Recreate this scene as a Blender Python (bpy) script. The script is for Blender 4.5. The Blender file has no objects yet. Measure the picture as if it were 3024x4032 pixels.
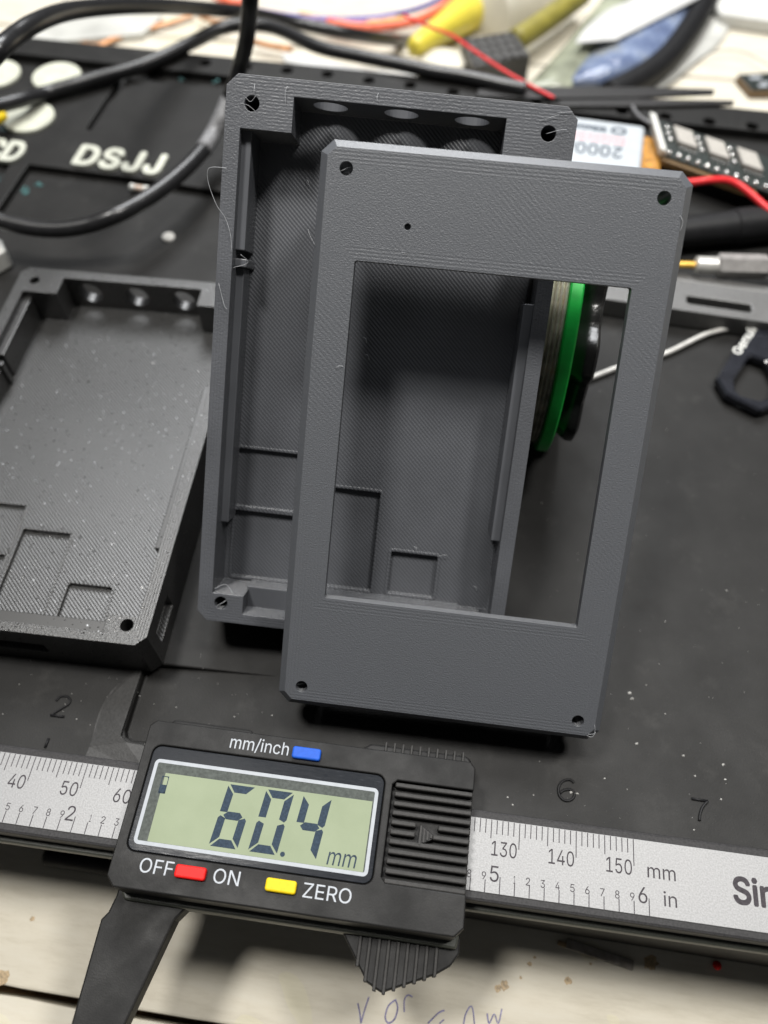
import bpy, bmesh, math, random
from mathutils import Vector, Matrix, geometry
random.seed(7)
C = bpy.context.scene
COL = C.collection
S = 0.1                                   # 1 mm = 0.1 unit (1 unit = 1 cm)
C.unit_settings.system = 'METRIC'; C.unit_settings.scale_length = 0.01

# ------------------------------------------------------------------ camera
CAM_R = Vector((0.999998, -0.0017, -0.0011)); CAM_T = 1.0140; FPX = 3198.5; CAM_H = 160.69
FWD = Vector((0, math.cos(CAM_T), -math.sin(CAM_T)))
_r0 = Vector((1, 0, 0)); _u0 = _r0.cross(FWD)
_roll = -0.002
RGT = math.cos(_roll)*_r0 + math.sin(_roll)*_u0
UPV = -math.sin(_roll)*_r0 + math.cos(_roll)*_u0
CPOS = Vector((0, 0, CAM_H))
cam_d = bpy.data.cameras.new('camera'); cam = bpy.data.objects.new('camera', cam_d); COL.objects.link(cam)
m = Matrix.Identity(4)
for i in range(3):
    m[i][0] = RGT[i]; m[i][1] = UPV[i]; m[i][2] = -FWD[i]; m[i][3] = CPOS[i]*S
cam.matrix_world = m
cam_d.sensor_fit = 'VERTICAL'; cam_d.sensor_height = 36; cam_d.lens = 36*FPX/4032
cam_d.clip_start = 0.5; cam_d.clip_end = 500
cam_d.dof.use_dof = True; cam_d.dof.focus_distance = 14.3; cam_d.dof.aperture_fstop = 0.122
C.camera = cam

# ------------------------------------------------------------------ light
w = bpy.data.worlds.new("World"); C.world = w; w.use_nodes = True
w.node_tree.nodes['Background'].inputs[0].default_value = (0.95, 0.97, 1.0, 1)
w.node_tree.nodes['Background'].inputs[1].default_value = 0.04
def lamp(name, loc, target, size, power, col):
    l = bpy.data.lights.new(name, 'AREA'); l.shape = 'DISK'; l.size = size*S; l.energy = power; l.color = col
    o = bpy.data.objects.new(name, l); COL.objects.link(o); o.location = Vector(loc)*S
    o.rotation_euler = (Vector(target)-Vector(loc)).to_track_quat('-Z', 'Y').to_euler()
lamp('ceiling_lamp', (-215, 150, 830), (-20, 110, 0), 125, 40000, (1.0, 0.975, 0.93))
lamp('ceiling_lamp', (120, 205, 830), (20, 110, 0), 170, 16000, (1.0, 0.975, 0.93))
lamp('ceiling_lamp', (370, 160, 815), (20, 110, 0), 125, 34000, (1.0, 0.975, 0.93))
lamp('back_window', (20, 800, 870), (0, 110, 0), 560, 104000, (0.97, 0.985, 1.0))
C.view_settings.view_transform = 'Standard'; C.view_settings.look = 'None'
C.view_settings.exposure = 0.30; C.view_settings.gamma = 1.0
C.cycles.use_denoising = True
C.cycles.max_bounces = 8

# ------------------------------------------------------------------ pixel -> place
def at(u, v, z=0.0):
    d = FWD + (u-1512)/FPX*RGT - (v-2016)/FPX*UPV
    t = (z-CAM_H)/d.z
    return CPOS + d*t
def at_depth(u, v, dep):
    return CPOS + (FWD + (u-1512)/FPX*RGT - (v-2016)/FPX*UPV)*dep

# ------------------------------------------------------------------ materials
def inp(n, k, v):
    if k in n.inputs: n.inputs[k].default_value = v
class NT:
    def __init__(s, name):
        s.m = bpy.data.materials.new(name); s.m.use_nodes = True; s.t = s.m.node_tree; s.n = s.t.nodes; s.l = s.t.links
        s.b = s.n['Principled BSDF']; s.tc = s.n.new('ShaderNodeTexCoord')
    def link(s, a, b): s.l.new(a, b)
    def noise(s, scale, detail=3, rough=0.55, vec=None):
        n = s.n.new('ShaderNodeTexNoise'); n.inputs['Scale'].default_value = scale; n.inputs['Detail'].default_value = detail
        n.inputs['Roughness'].default_value = rough
        s.link(vec or s.tc.outputs['Object'], n.inputs['Vector']); return n.outputs['Fac']
    def voro(s, scale, vec=None, out='Distance'):
        n = s.n.new('ShaderNodeTexVoronoi'); n.inputs['Scale'].default_value = scale
        s.link(vec or s.tc.outputs['Object'], n.inputs['Vector']); return n.outputs[out]
    def mapping(s, rot=(0, 0, 0), scale=(1, 1, 1), loc=(0, 0, 0)):
        n = s.n.new('ShaderNodeMapping'); n.inputs['Rotation'].default_value = rot; n.inputs['Scale'].default_value = scale
        n.inputs['Location'].default_value = loc
        s.link(s.tc.outputs['Object'], n.inputs['Vector']); return n.outputs['Vector']
    def wave(s, period, vec, distort=0.0, dscale=1.0):
        n = s.n.new('ShaderNodeTexWave'); n.wave_type = 'BANDS'; n.bands_direction = 'X'
        n.inputs['Scale'].default_value = 0.314/period; n.inputs['Distortion'].default_value = distort
        n.inputs['Detail Scale'].default_value = dscale
        s.link(vec, n.inputs['Vector']); return n.outputs['Fac']
    def math(s, op, a, b=None, c=None):
        n = s.n.new('ShaderNodeMath'); n.operation = op
        for i, x in enumerate((a, b, c)):
            if x is None: continue
            if isinstance(x, (int, float)): n.inputs[i].default_value = x
            else: s.link(x, n.inputs[i])
        return n.outputs[0]
    def ramp(s, fac, stops):
        n = s.n.new('ShaderNodeValToRGB'); e = n.color_ramp.elements
        while len(e) < len(stops): e.new(0.5)
        for i, (p, c) in enumerate(stops):
            e[i].position = p; e[i].color = (c[0], c[1], c[2], 1) if len(c) == 3 else c
        s.link(fac, n.inputs['Fac']); return n.outputs['Color']
    def mix(s, fac, a, b):
        n = s.n.new('ShaderNodeMix'); n.data_type = 'RGBA'
        for k, x in ((0, fac), (6, a), (7, b)):
            if isinstance(x, (int, float)): n.inputs[k].default_value = x
            elif isinstance(x, tuple): n.inputs[k].default_value = (x[0], x[1], x[2], 1)
            else: s.link(x, n.inputs[k])
        return n.outputs[2]
    def bump(s, h, strength=0.5, dist=0.01, prev=None):
        n = s.n.new('ShaderNodeBump'); n.inputs['Strength'].default_value = strength; n.inputs['Distance'].default_value = dist
        s.link(h, n.inputs['Height'])
        if prev: s.link(prev, n.inputs['Normal'])
        return n.outputs['Normal']
    def base(s, col=None, rough=None, metal=None, spec=None, normal=None):
        for k, x in (('Base Color', col), ('Roughness', rough), ('Metallic', metal), ('Specular IOR Level', spec), ('Normal', normal)):
            if x is None: continue
            if isinstance(x, tuple): s.b.inputs[k].default_value = (x[0], x[1], x[2], 1)
            elif isinstance(x, (int, float)): s.b.inputs[k].default_value = x
            else: s.link(x, s.b.inputs[k])
        return s.m
    def wallmask(s, limit=0.75):
        g = s.n.new('ShaderNodeNewGeometry')
        vt = s.n.new('ShaderNodeVectorTransform'); vt.vector_type = 'VECTOR'; vt.convert_from = 'WORLD'; vt.convert_to = 'OBJECT'
        s.link(g.outputs['True Normal'], vt.inputs[0])
        sp = s.n.new('ShaderNodeSeparateXYZ'); s.link(vt.outputs[0], sp.inputs[0])
        return s.math('GREATER_THAN', s.math('ABSOLUTE', sp.outputs[2]), limit)
    def layered(s, prev, amount=0.9, axis=(0, 0, 1), limit=0.75):
        """walls printed in thin layers: the normal fans out across the layers, so they shine in a wide band"""
        g = s.n.new('ShaderNodeNewGeometry')
        vt = s.n.new('ShaderNodeVectorTransform'); vt.vector_type = 'VECTOR'; vt.convert_from = 'OBJECT'; vt.convert_to = 'WORLD'
        vt.inputs[0].default_value = axis
        vn = s.n.new('ShaderNodeVectorMath'); vn.operation = 'NORMALIZE'; s.link(vt.outputs[0], vn.inputs[0])
        dp = s.n.new('ShaderNodeVectorMath'); dp.operation = 'DOT_PRODUCT'; s.link(vn.outputs[0], dp.inputs[0]); s.link(g.outputs['True Normal'], dp.inputs[1])
        wall = s.math('LESS_THAN', s.math('ABSOLUTE', dp.outputs['Value']), limit)
        wn = s.n.new('ShaderNodeTexWhiteNoise'); wn.noise_dimensions = '3D'; s.link(s.tc.outputs['Object'], wn.inputs['Vector'])
        a = s.math('MULTIPLY', s.math('MULTIPLY', s.math('SUBTRACT', wn.outputs['Value'], 0.5), s.math('MULTIPLY', s.math('MAXIMUM', s.math('SUBTRACT', 1.0, s.math('MULTIPLY', s.math('ABSOLUTE', dp.outputs['Value']), 1.15)), 0.1), 2*amount)), wall)
        sc = s.n.new('ShaderNodeVectorMath'); sc.operation = 'SCALE'; s.link(vn.outputs[0], sc.inputs[0]); s.link(a, sc.inputs['Scale'])
        ad = s.n.new('ShaderNodeVectorMath'); ad.operation = 'ADD'; s.link(prev, ad.inputs[0]); s.link(sc.outputs[0], ad.inputs[1])
        nn = s.n.new('ShaderNodeVectorMath'); nn.operation = 'NORMALIZE'; s.link(ad.outputs[0], nn.inputs[0])
        return nn.outputs[0], wall
    def z(s):
        n = s.n.new('ShaderNodeSeparateXYZ'); s.link(s.tc.outputs['Object'], n.inputs[0]); return n.outputs
def simple(name, col, rough=0.5, metal=0.0, spec=None, nscale=None, namt=0.25, bscale=None, bstr=0.2, bdist=0.005, trans=None):
    t = NT(name); c = col
    if nscale:
        f = t.noise(nscale, 4)
        c = t.ramp(f, [(0.3, tuple(x*(1-namt) for x in col)), (0.7, tuple(min(1, x*(1+namt)) for x in col))])
    nm = t.bump(t.noise(bscale, 3), bstr, bdist) if bscale else None
    if trans: inp(t.b, 'Transmission Weight', trans)
    return t.base(c, rough, metal, spec, nm)

def printed_plastic(name, col, rough, floor_z, period, sparkle=0.0, fine=1.0):
    """fused-filament plastic of the enclosure shells: diagonal rows on the floor, rows along the walls of the rim"""
    t = NT(name); o = t.z(); N = o[2]
    vec = t.mapping(rot=(0, 0, math.radians(-46)))
    rows = t.wave(period, vec, 0.35, 0.5)
    vec2 = t.mapping(rot=(0, 0, math.radians(42)))
    rows2 = t.wave(period*1.05, vec2, 0.5, 0.5)
    isfloor = t.math('LESS_THAN', N, floor_z)
    isrim = t.math('GREATER_THAN', N, -0.03)
    ax = t.math('SUBTRACT', t.math('ABSOLUTE', o[0]), 3.02); ay = t.math('SUBTRACT', t.math('ABSOLUTE', o[1]), 4.99)
    d = t.math('MAXIMUM', ax, ay)
    ring = t.math('SINE', t.math('MULTIPLY', d, 2*math.pi/0.055))
    ring = t.math('MULTIPLY', ring, 0.13)
    grain = t.noise(26, 4, 0.6)
    worm = t.noise(13, 2, 0.5, t.mapping(scale=(1.0, 2.2, 1), rot=(0, 0, -0.8)))
    h_floor = t.math('ADD', t.math('MULTIPLY', rows, 0.8), t.math('MULTIPLY', rows2, 0.13))
    h_rim = t.math('ADD', ring, t.math('ADD', t.math('MULTIPLY', grain, 1.2), t.math('MULTIPLY', worm, 0.8)))
    layers = t.math('MULTIPLY', t.math('SINE', t.math('MULTIPLY', N, 2*math.pi/0.05)), 0.35)
    h_wall = t.math('ADD', layers, t.math('MULTIPLY', grain, 0.3))
    h = t.math('ADD', t.math('MULTIPLY', h_floor, isfloor), t.math('MULTIPLY', h_rim, isrim))
    h = t.math('MULTIPLY', h, t.wallmask(0.75))
    nm = t.bump(h, 0.55*fine, 0.012)
    big = t.noise(0.8, 2)
    c = t.ramp(big, [(0.3, tuple(x*0.9 for x in col)), (0.7, tuple(x*1.1 for x in col))])
    if sparkle:
        mp = t.mapping(scale=(1, 1.4, 1)); v = t.voro(7.5, mp)
        sp = t.math('LESS_THAN', v, 0.17)
        vc = t.n.new('ShaderNodeVectorMath'); vc.operation = 'SUBTRACT'; t.link(t.voro(7.5, mp, 'Color'), vc.inputs[0]); vc.inputs[1].default_value = (0.5, 0.5, 0.5)
        vs = t.n.new('ShaderNodeVectorMath'); vs.operation = 'SCALE'; t.link(vc.outputs[0], vs.inputs[0]); t.link(t.math('MULTIPLY', sp, 0.4*sparkle), vs.inputs['Scale'])
        va = t.n.new('ShaderNodeVectorMath'); va.operation = 'ADD'; t.link(nm, va.inputs[0]); t.link(vs.outputs[0], va.inputs[1])
        vn = t.n.new('ShaderNodeVectorMath'); vn.operation = 'NORMALIZE'; t.link(va.outputs[0], vn.inputs[0]); nm = vn.outputs[0]
        r = t.math('SUBTRACT', rough, t.math('MULTIPLY', sp, rough*0.72))
    else: r = rough
    nm, wall = t.layered(nm, 0.6 if sparkle else 2.0)
    if not sparkle: r = t.math('SUBTRACT', r, t.math('MULTIPLY', wall, 0.14))
    return t.base(c, r, 0, 0.9 if sparkle else 0.5, nm)

M = {}
M['gray'] = printed_plastic('gray_printed_plastic', (0.088, 0.092, 0.102), 0.38, -0.9, 0.060)
M['black_print'] = printed_plastic('black_printed_plastic', (0.016, 0.0157, 0.0153), 0.38, -0.9, 0.065, sparkle=1.0, fine=1.2)
def lid_mat():
    t = NT('gray_textured_plastic')
    peb = t.noise(38, 2, 0.5, t.mapping(rot=(0, 0, 0.1), scale=(1, 1.25, 1)))
    peb2 = t.voro(34, t.mapping(scale=(1, 1.2, 1)))
    rows = t.wave(0.075, t.mapping(rot=(0, 0, math.radians(-48))), 1.6, 1.0)
    msk = t.ramp(t.noise(0.35, 1), [(0.45, (0, 0, 0)), (0.62, (1, 1, 1))])
    h = t.math('ADD', t.math('MULTIPLY', peb, 1.6), t.math('MULTIPLY', t.math('MULTIPLY', rows, 0.35), msk))
    h = t.math('ADD', h, t.math('MULTIPLY', peb2, 0.5))
    o = t.z()
    dw = t.math('MAXIMUM', t.math('SUBTRACT', t.math('ABSOLUTE', o[0]), 2.295), t.math('SUBTRACT', t.math('ABSOLUTE', t.math('SUBTRACT', o[1], 0.158)), 2.96))
    de = t.math('MAXIMUM', t.math('SUBTRACT', t.math('ABSOLUTE', o[0]), 2.89), t.math('SUBTRACT', t.math('ABSOLUTE', o[1]), 4.86))
    lines = t.math('MULTIPLY', t.math('SINE', t.math('MULTIPLY', t.math('MAXIMUM', de, t.math('MULTIPLY', dw, -1.0)), 2*math.pi/0.06)), 0.22)
    nearw = t.math('MAXIMUM', t.math('LESS_THAN', dw, 0.24), t.math('GREATER_THAN', de, -0.24))
    h = t.math('MULTIPLY', t.math('ADD', h, t.math('MULTIPLY', lines, nearw)), t.wallmask(0.85))
    nm = t.bump(h, 0.6, 0.0085)
    c = t.ramp(t.noise(60, 2), [(0.35, (0.086, 0.091, 0.101)), (0.72, (0.108, 0.113, 0.124))])
    nm, wall = t.layered(nm, 2.0, limit=0.85)
    return t.base(c, t.math('SUBTRACT', 0.42, t.math('MULTIPLY', wall, 0.08)), 0, t.math('ADD', 0.45, t.math('MULTIPLY', wall, 0.25)), nm)
M['lid'] = lid_mat()
def case_mat(name, col, rough):
    t = NT(name)
    g = t.noise(30, 3, 0.6); big = t.noise(0.55, 4, 0.6); sm = t.noise(0.9, 5, 0.6)
    nm = t.bump(g, 0.35, 0.012)
    c = t.ramp(sm, [(0.35, col), (0.75, tuple(x*1.35+0.002 for x in col))])
    dust = t.math('GREATER_THAN', t.noise(42, 2, 0.7), 0.735)
    c = t.mix(t.math('MULTIPLY', dust, 0.35), c, (0.3, 0.29, 0.27))
    smear = t.ramp(t.noise(1.1, 6, 0.7, t.mapping(loc=(3.1, 1.7, 0))), [(0.56, (0, 0, 0)), (0.78, (1, 1, 1))])
    c = t.mix(t.math('MULTIPLY', smear, 0.10), c, (0.16, 0.155, 0.145))
    scr = t.noise(5, 7, 0.85, t.mapping(rot=(0, 0, 0.7), scale=(0.12, 3.5, 1)))
    c = t.mix(t.math('MULTIPLY', t.math('GREATER_THAN', scr, 0.715), 0.12), c, (0.3, 0.28, 0.26))
    r = t.ramp(big, [(0.3, (rough-0.07,)*3), (0.7, (rough+0.08,)*3)])
    return t.base(c, r, 0, 0.2, nm)
M['case'] = case_mat('black_case_plastic', (0.0115, 0.0112, 0.0108), 0.52)
M['scoop'] = simple('lighter_case_plastic', (0.030, 0.0295, 0.029), 0.5, spec=0.35, nscale=20, bscale=26, bstr=0.4, bdist=0.012)  # a lighter tone than the rest of the case
def table_mat():
    t = NT('white_painted_wood')
    streak = t.noise(1.3, 7, 0.72, t.mapping(scale=(0.35, 1.8, 1)))
    c = t.ramp(streak, [(0.22, (0.46, 0.42, 0.335)), (0.5, (0.58, 0.54, 0.45)), (0.8, (0.62, 0.59, 0.51))])
    st = t.noise(0.75, 6, 0.75)
    c = t.mix(t.math('MULTIPLY', t.math('GREATER_THAN', st, 0.70), 0.5), c, (0.42, 0.30, 0.17))
    yel = t.noise(0.28, 2)
    c = t.mix(t.math('MULTIPLY', t.math('GREATER_THAN', yel, 0.60), 0.12), c, (0.75, 0.72, 0.36))
    sp = t.math('GREATER_THAN', t.noise(7, 4, 0.7), 0.75)
    c = t.mix(t.math('MULTIPLY', sp, 0.45), c, (0.25, 0.19, 0.12))
    nm = t.bump(streak, 0.35, 0.03)
    nm = t.bump(t.noise(9, 4, 0.6), 0.2, 0.01, nm)
    return t.base(c, 0.6, 0, 0.18, nm)
M['table'] = table_mat()
M['crack'] = simple('bare_wood_edge', (0.22, 0.13, 0.06), 0.8, nscale=6)
M['stain'] = simple('brown_stain', (0.38, 0.28, 0.16), 0.5, nscale=18, namt=0.5)
def caliper_mat():
    t = NT('black_caliper_plastic')
    g = t.noise(38, 3, 0.6); sc = t.noise(4, 8, 0.85, t.mapping(rot=(0, 0, -0.6), scale=(0.25, 3, 1))); gr = t.noise(1.2, 4, 0.6)
    c = t.ramp(t.noise(40, 3), [(0.3, (0.0065, 0.0064, 0.0064)), (0.7, (0.0105, 0.0102, 0.010))])
    c = t.mix(t.math('MULTIPLY', t.math('GREATER_THAN', sc, 0.70), 0.10), c, (0.28, 0.27, 0.26))
    r = t.ramp(gr, [(0.35, (0.42,)*3), (0.65, (0.60,)*3)])
    return t.base(c, r, 0, 0.2, t.bump(g, 0.35, 0.007))
M['cal'] = caliper_mat()
M['cal_rib'] = simple('lighter_rib_plastic', (0.024, 0.023, 0.022), 0.5, spec=0.25, nscale=20, namt=0.3, bscale=30, bstr=0.35, bdist=0.006)  # ribs are lighter in tone than the caliper body
M['beam'] = simple('dark_beam_plastic', (0.030, 0.029, 0.030), 0.55, spec=0.2, nscale=26, namt=0.35, bscale=40, bstr=0.3, bdist=0.006)
M['olive'] = simple('olive_black_plastic', (0.042, 0.045, 0.036), 0.5, nscale=26)
def silver():
    t = NT('silver_scale_foil')
    g = t.noise(34, 3, 0.6); v = t.voro(26, out='Color')
    c = t.ramp(g, [(0.3, (0.21, 0.21, 0.212)), (0.7, (0.285, 0.285, 0.288))])
    nm = t.bump(g, 0.5, 0.006)
    return t.base(c, 0.45, 0.2, 0.3, nm)
M['silver'] = silver()
M['ink'] = simple('dark_ink', (0.05, 0.045, 0.05), 0.7, spec=0.1, nscale=20)
M['white_ink'] = simple('white_print', (0.40, 0.42, 0.45), 0.6, spec=0.15, nscale=20, namt=0.1)
def glass_panel():
    t = NT('black_display_window')
    s1 = t.noise(7, 8, 0.8, t.mapping(rot=(0, 0, 0.5), scale=(0.5, 4, 1)))
    s2 = t.noise(10, 8, 0.8, t.mapping(rot=(0, 0, -0.9), scale=(0.4, 5, 1)))
    sc = t.math('MAXIMUM', s1, s2)
    f = t.ramp(sc, [(0.60, (0, 0, 0)), (0.78, (1, 1, 1))])
    c = t.mix(t.math('MULTIPLY', f, 0.35), (0.016, 0.018, 0.022), (0.16, 0.18, 0.21))
    return t.base(c, t.ramp(sc, [(0.4, (0.12,)*3), (0.75, (0.45,)*3)]), 0, 0.05)
M['window'] = glass_panel()
M['bezel'] = simple('light_gray_line', (0.34, 0.36, 0.385), 0.5, spec=0.2, nscale=10, namt=0.06)
def lcd():
    t = NT('green_lcd_glass')
    n = t.noise(1.4, 3, 0.5); g = t.noise(60, 2)
    c = t.ramp(n, [(0.3, (0.215, 0.25, 0.165)), (0.7, (0.245, 0.28, 0.19))])
    c = t.mix(t.math('MULTIPLY', g, 0.12), c, (0.36, 0.41, 0.28))
    return t.base(c, 0.6, 0, 0.1)
M['lcd'] = lcd()
M['lcd_shade'] = simple('lcd_recess_shade', (0.070, 0.078, 0.072), 0.6, spec=0.1, nscale=18)  # shadow of the sunken display, put into the colour
M['segment'] = simple('lcd_segment_ink', (0.030, 0.045, 0.065), 0.7, spec=0.1, nscale=30)
M['blue'] = simple('blue_rubber', (0.012, 0.085, 0.46), 0.5, spec=0.2, nscale=12, namt=0.1)
M['red'] = simple('red_rubber', (0.60, 0.010, 0.008), 0.5, spec=0.2, nscale=12, namt=0.1)
M['yellow'] = simple('yellow_rubber', (0.66, 0.47, 0.008), 0.5, spec=0.2, nscale=12, namt=0.08)
M['cable'] = simple('black_cable_rubber', (0.015, 0.015, 0.016), 0.30, nscale=6, bscale=20, bstr=0.15)
M['cable_gray'] = simple('worn_gray_cable', (0.16, 0.16, 0.165), 0.5, nscale=8, namt=0.5, bscale=10, bstr=0.5, bdist=0.02)
M['glow'] = simple('pale_cream_plastic', (0.50, 0.51, 0.425), 0.5, nscale=2.5, namt=0.12)
M['glow_letter'] = simple('pale_letter_plastic', (0.48, 0.49, 0.42), 0.55, nscale=6, namt=0.15)
M['white'] = simple('white_plastic', (0.58, 0.58, 0.55), 0.4, nscale=2, namt=0.06)
M['battery'] = simple('white_battery_wrap', (0.40, 0.43, 0.46), 0.45, nscale=2, namt=0.06)
M['kapton'] = simple('amber_tape', (0.40, 0.19, 0.035), 0.3, nscale=5, namt=0.6, bscale=8, bstr=0.5, bdist=0.03)
M['pcb'] = simple('black_circuit_board', (0.018, 0.024, 0.022), 0.35, nscale=8, namt=0.4)
M['pcb_edge'] = simple('brown_board_edge', (0.14, 0.085, 0.035), 0.5, nscale=10, namt=0.4)
M['chip'] = simple('gray_chip_top', (0.36, 0.34, 0.31), 0.45, nscale=8, namt=0.12)
M['solder'] = simple('bright_solder', (0.72, 0.71, 0.69), 0.22, metal=0.9, bscale=18, bstr=0.5, bdist=0.02)
M['copper'] = simple('bare_copper', (0.50, 0.24, 0.10), 0.45, metal=0.4, nscale=5, namt=0.5)
M['redwire'] = simple('red_wire_insulation', (0.72, 0.030, 0.035), 0.35, nscale=4, namt=0.1)
M['orange'] = simple('orange_wire_insulation', (0.85, 0.16, 0.08), 0.45, nscale=4)
M['purple'] = simple('blue_wire_insulation', (0.10, 0.09, 0.33), 0.45, nscale=4)
M['lilac'] = simple('violet_wire_insulation', (0.30, 0.22, 0.42), 0.45, nscale=4)
M['ywire'] = simple('yellow_wire_insulation', (0.75, 0.50, 0.10), 0.45, nscale=4)
M['tip'] = simple('yellow_tip_plastic', (0.66, 0.55, 0.06), 0.4, nscale=2, namt=0.08)
M['olive_y'] = simple('mustard_plastic', (0.24, 0.21, 0.04), 0.45, nscale=2, namt=0.2)
M['bottle'] = simple('ivory_plastic', (0.58, 0.55, 0.46), 0.4, nscale=1.2, namt=0.06)
M['block'] = simple('dark_printed_plastic', (0.045, 0.043, 0.041), 0.45, nscale=6, namt=0.4, bscale=12, bstr=0.7, bdist=0.04)
def bag_mat():
    t = NT('glossy_blue_gray_film'); o = t.z()
    n = t.noise(0.55, 4, 0.6)
    c = t.ramp(n, [(0.28, (0.06, 0.075, 0.13)), (0.44, (0.11, 0.145, 0.25)), (0.58, (0.20, 0.25, 0.37)), (0.74, (0.27, 0.28, 0.27))])
    nm = t.bump(t.noise(0.8, 3, 0.5), 0.9, 0.35)
    return t.base(c, 0.25, 0, 0.6, nm)
M['bag'] = bag_mat()
M['bag_edge'] = simple('clear_seal_film', (0.25, 0.265, 0.20), 0.25, nscale=0.5, namt=0.6, bscale=1.0, bstr=0.5, bdist=0.1)
M['paper'] = simple('white_paper', (0.50, 0.50, 0.49), 0.6, nscale=2, namt=0.05)
M['matte_black'] = simple('matte_black_plastic', (0.010, 0.010, 0.011), 0.5, spec=0.22, nscale=5)
M['tweezer'] = simple('black_coated_steel', (0.016, 0.015, 0.015), 0.4, nscale=6)
M['steel'] = simple('brushed_steel', (0.62, 0.61, 0.58), 0.32, metal=0.35, nscale=5, namt=0.15)
M['steel_dark'] = simple('gray_steel', (0.36, 0.345, 0.335), 0.35, metal=0.35, nscale=5, namt=0.2)
M['brass'] = simple('brass', (0.70, 0.42, 0.07), 0.35, metal=0.3, nscale=5)
M['tag'] = simple('smoky_black_acrylic', (0.016, 0.017, 0.022), 0.22, nscale=3)
M['bracket'] = printed_plastic('gray_black_printed_bar', (0.075, 0.074, 0.072), 0.42, -9.0, 0.05, sparkle=0.6)
M['green'] = simple('bright_green_plastic', (0.010, 0.60, 0.075), 0.4, nscale=3, namt=0.15)
def winding():
    t = NT('shiny_solder_winding')
    c = t.ramp(t.noise(3, 3, 0.6), [(0.35, (0.42, 0.41, 0.32)), (0.6, (0.72, 0.69, 0.58)), (0.8, (0.66, 0.50, 0.28))])
    return t.base(c, 0.28, 0.4, 0.6, t.bump(t.noise(14, 3), 0.3, 0.02))
M['winding'] = winding()
M['knob'] = simple('glossy_black_plastic', (0.010, 0.010, 0.010), 0.24, bscale=16, bstr=0.4, bdist=0.015)
M['strand'] = simple('pale_plastic_strand', (0.42, 0.43, 0.45), 0.35, nscale=10)
M['fleck'] = simple('white_flecks', (0.66, 0.65, 0.62), 0.6, nscale=20)
M['pen'] = simple('violet_pen_line', (0.20, 0.19, 0.34), 0.6, nscale=12, namt=0.4)
M['film'] = simple('thin_gray_film', (0.50, 0.50, 0.47), 0.3, nscale=0.6, namt=0.2)
M['shard'] = simple('gray_brown_strip', (0.26, 0.235, 0.205), 0.45, nscale=7, namt=0.3)
M['brown_shard'] = simple('brown_strip', (0.30, 0.21, 0.11), 0.45, nscale=7, namt=0.3)
M['red_label'] = simple('pale_red_ink', (0.62, 0.28, 0.30), 0.5, nscale=9)
M['teal'] = simple('teal_flecks', (0.05, 0.16, 0.16), 0.5, nscale=9)

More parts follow.
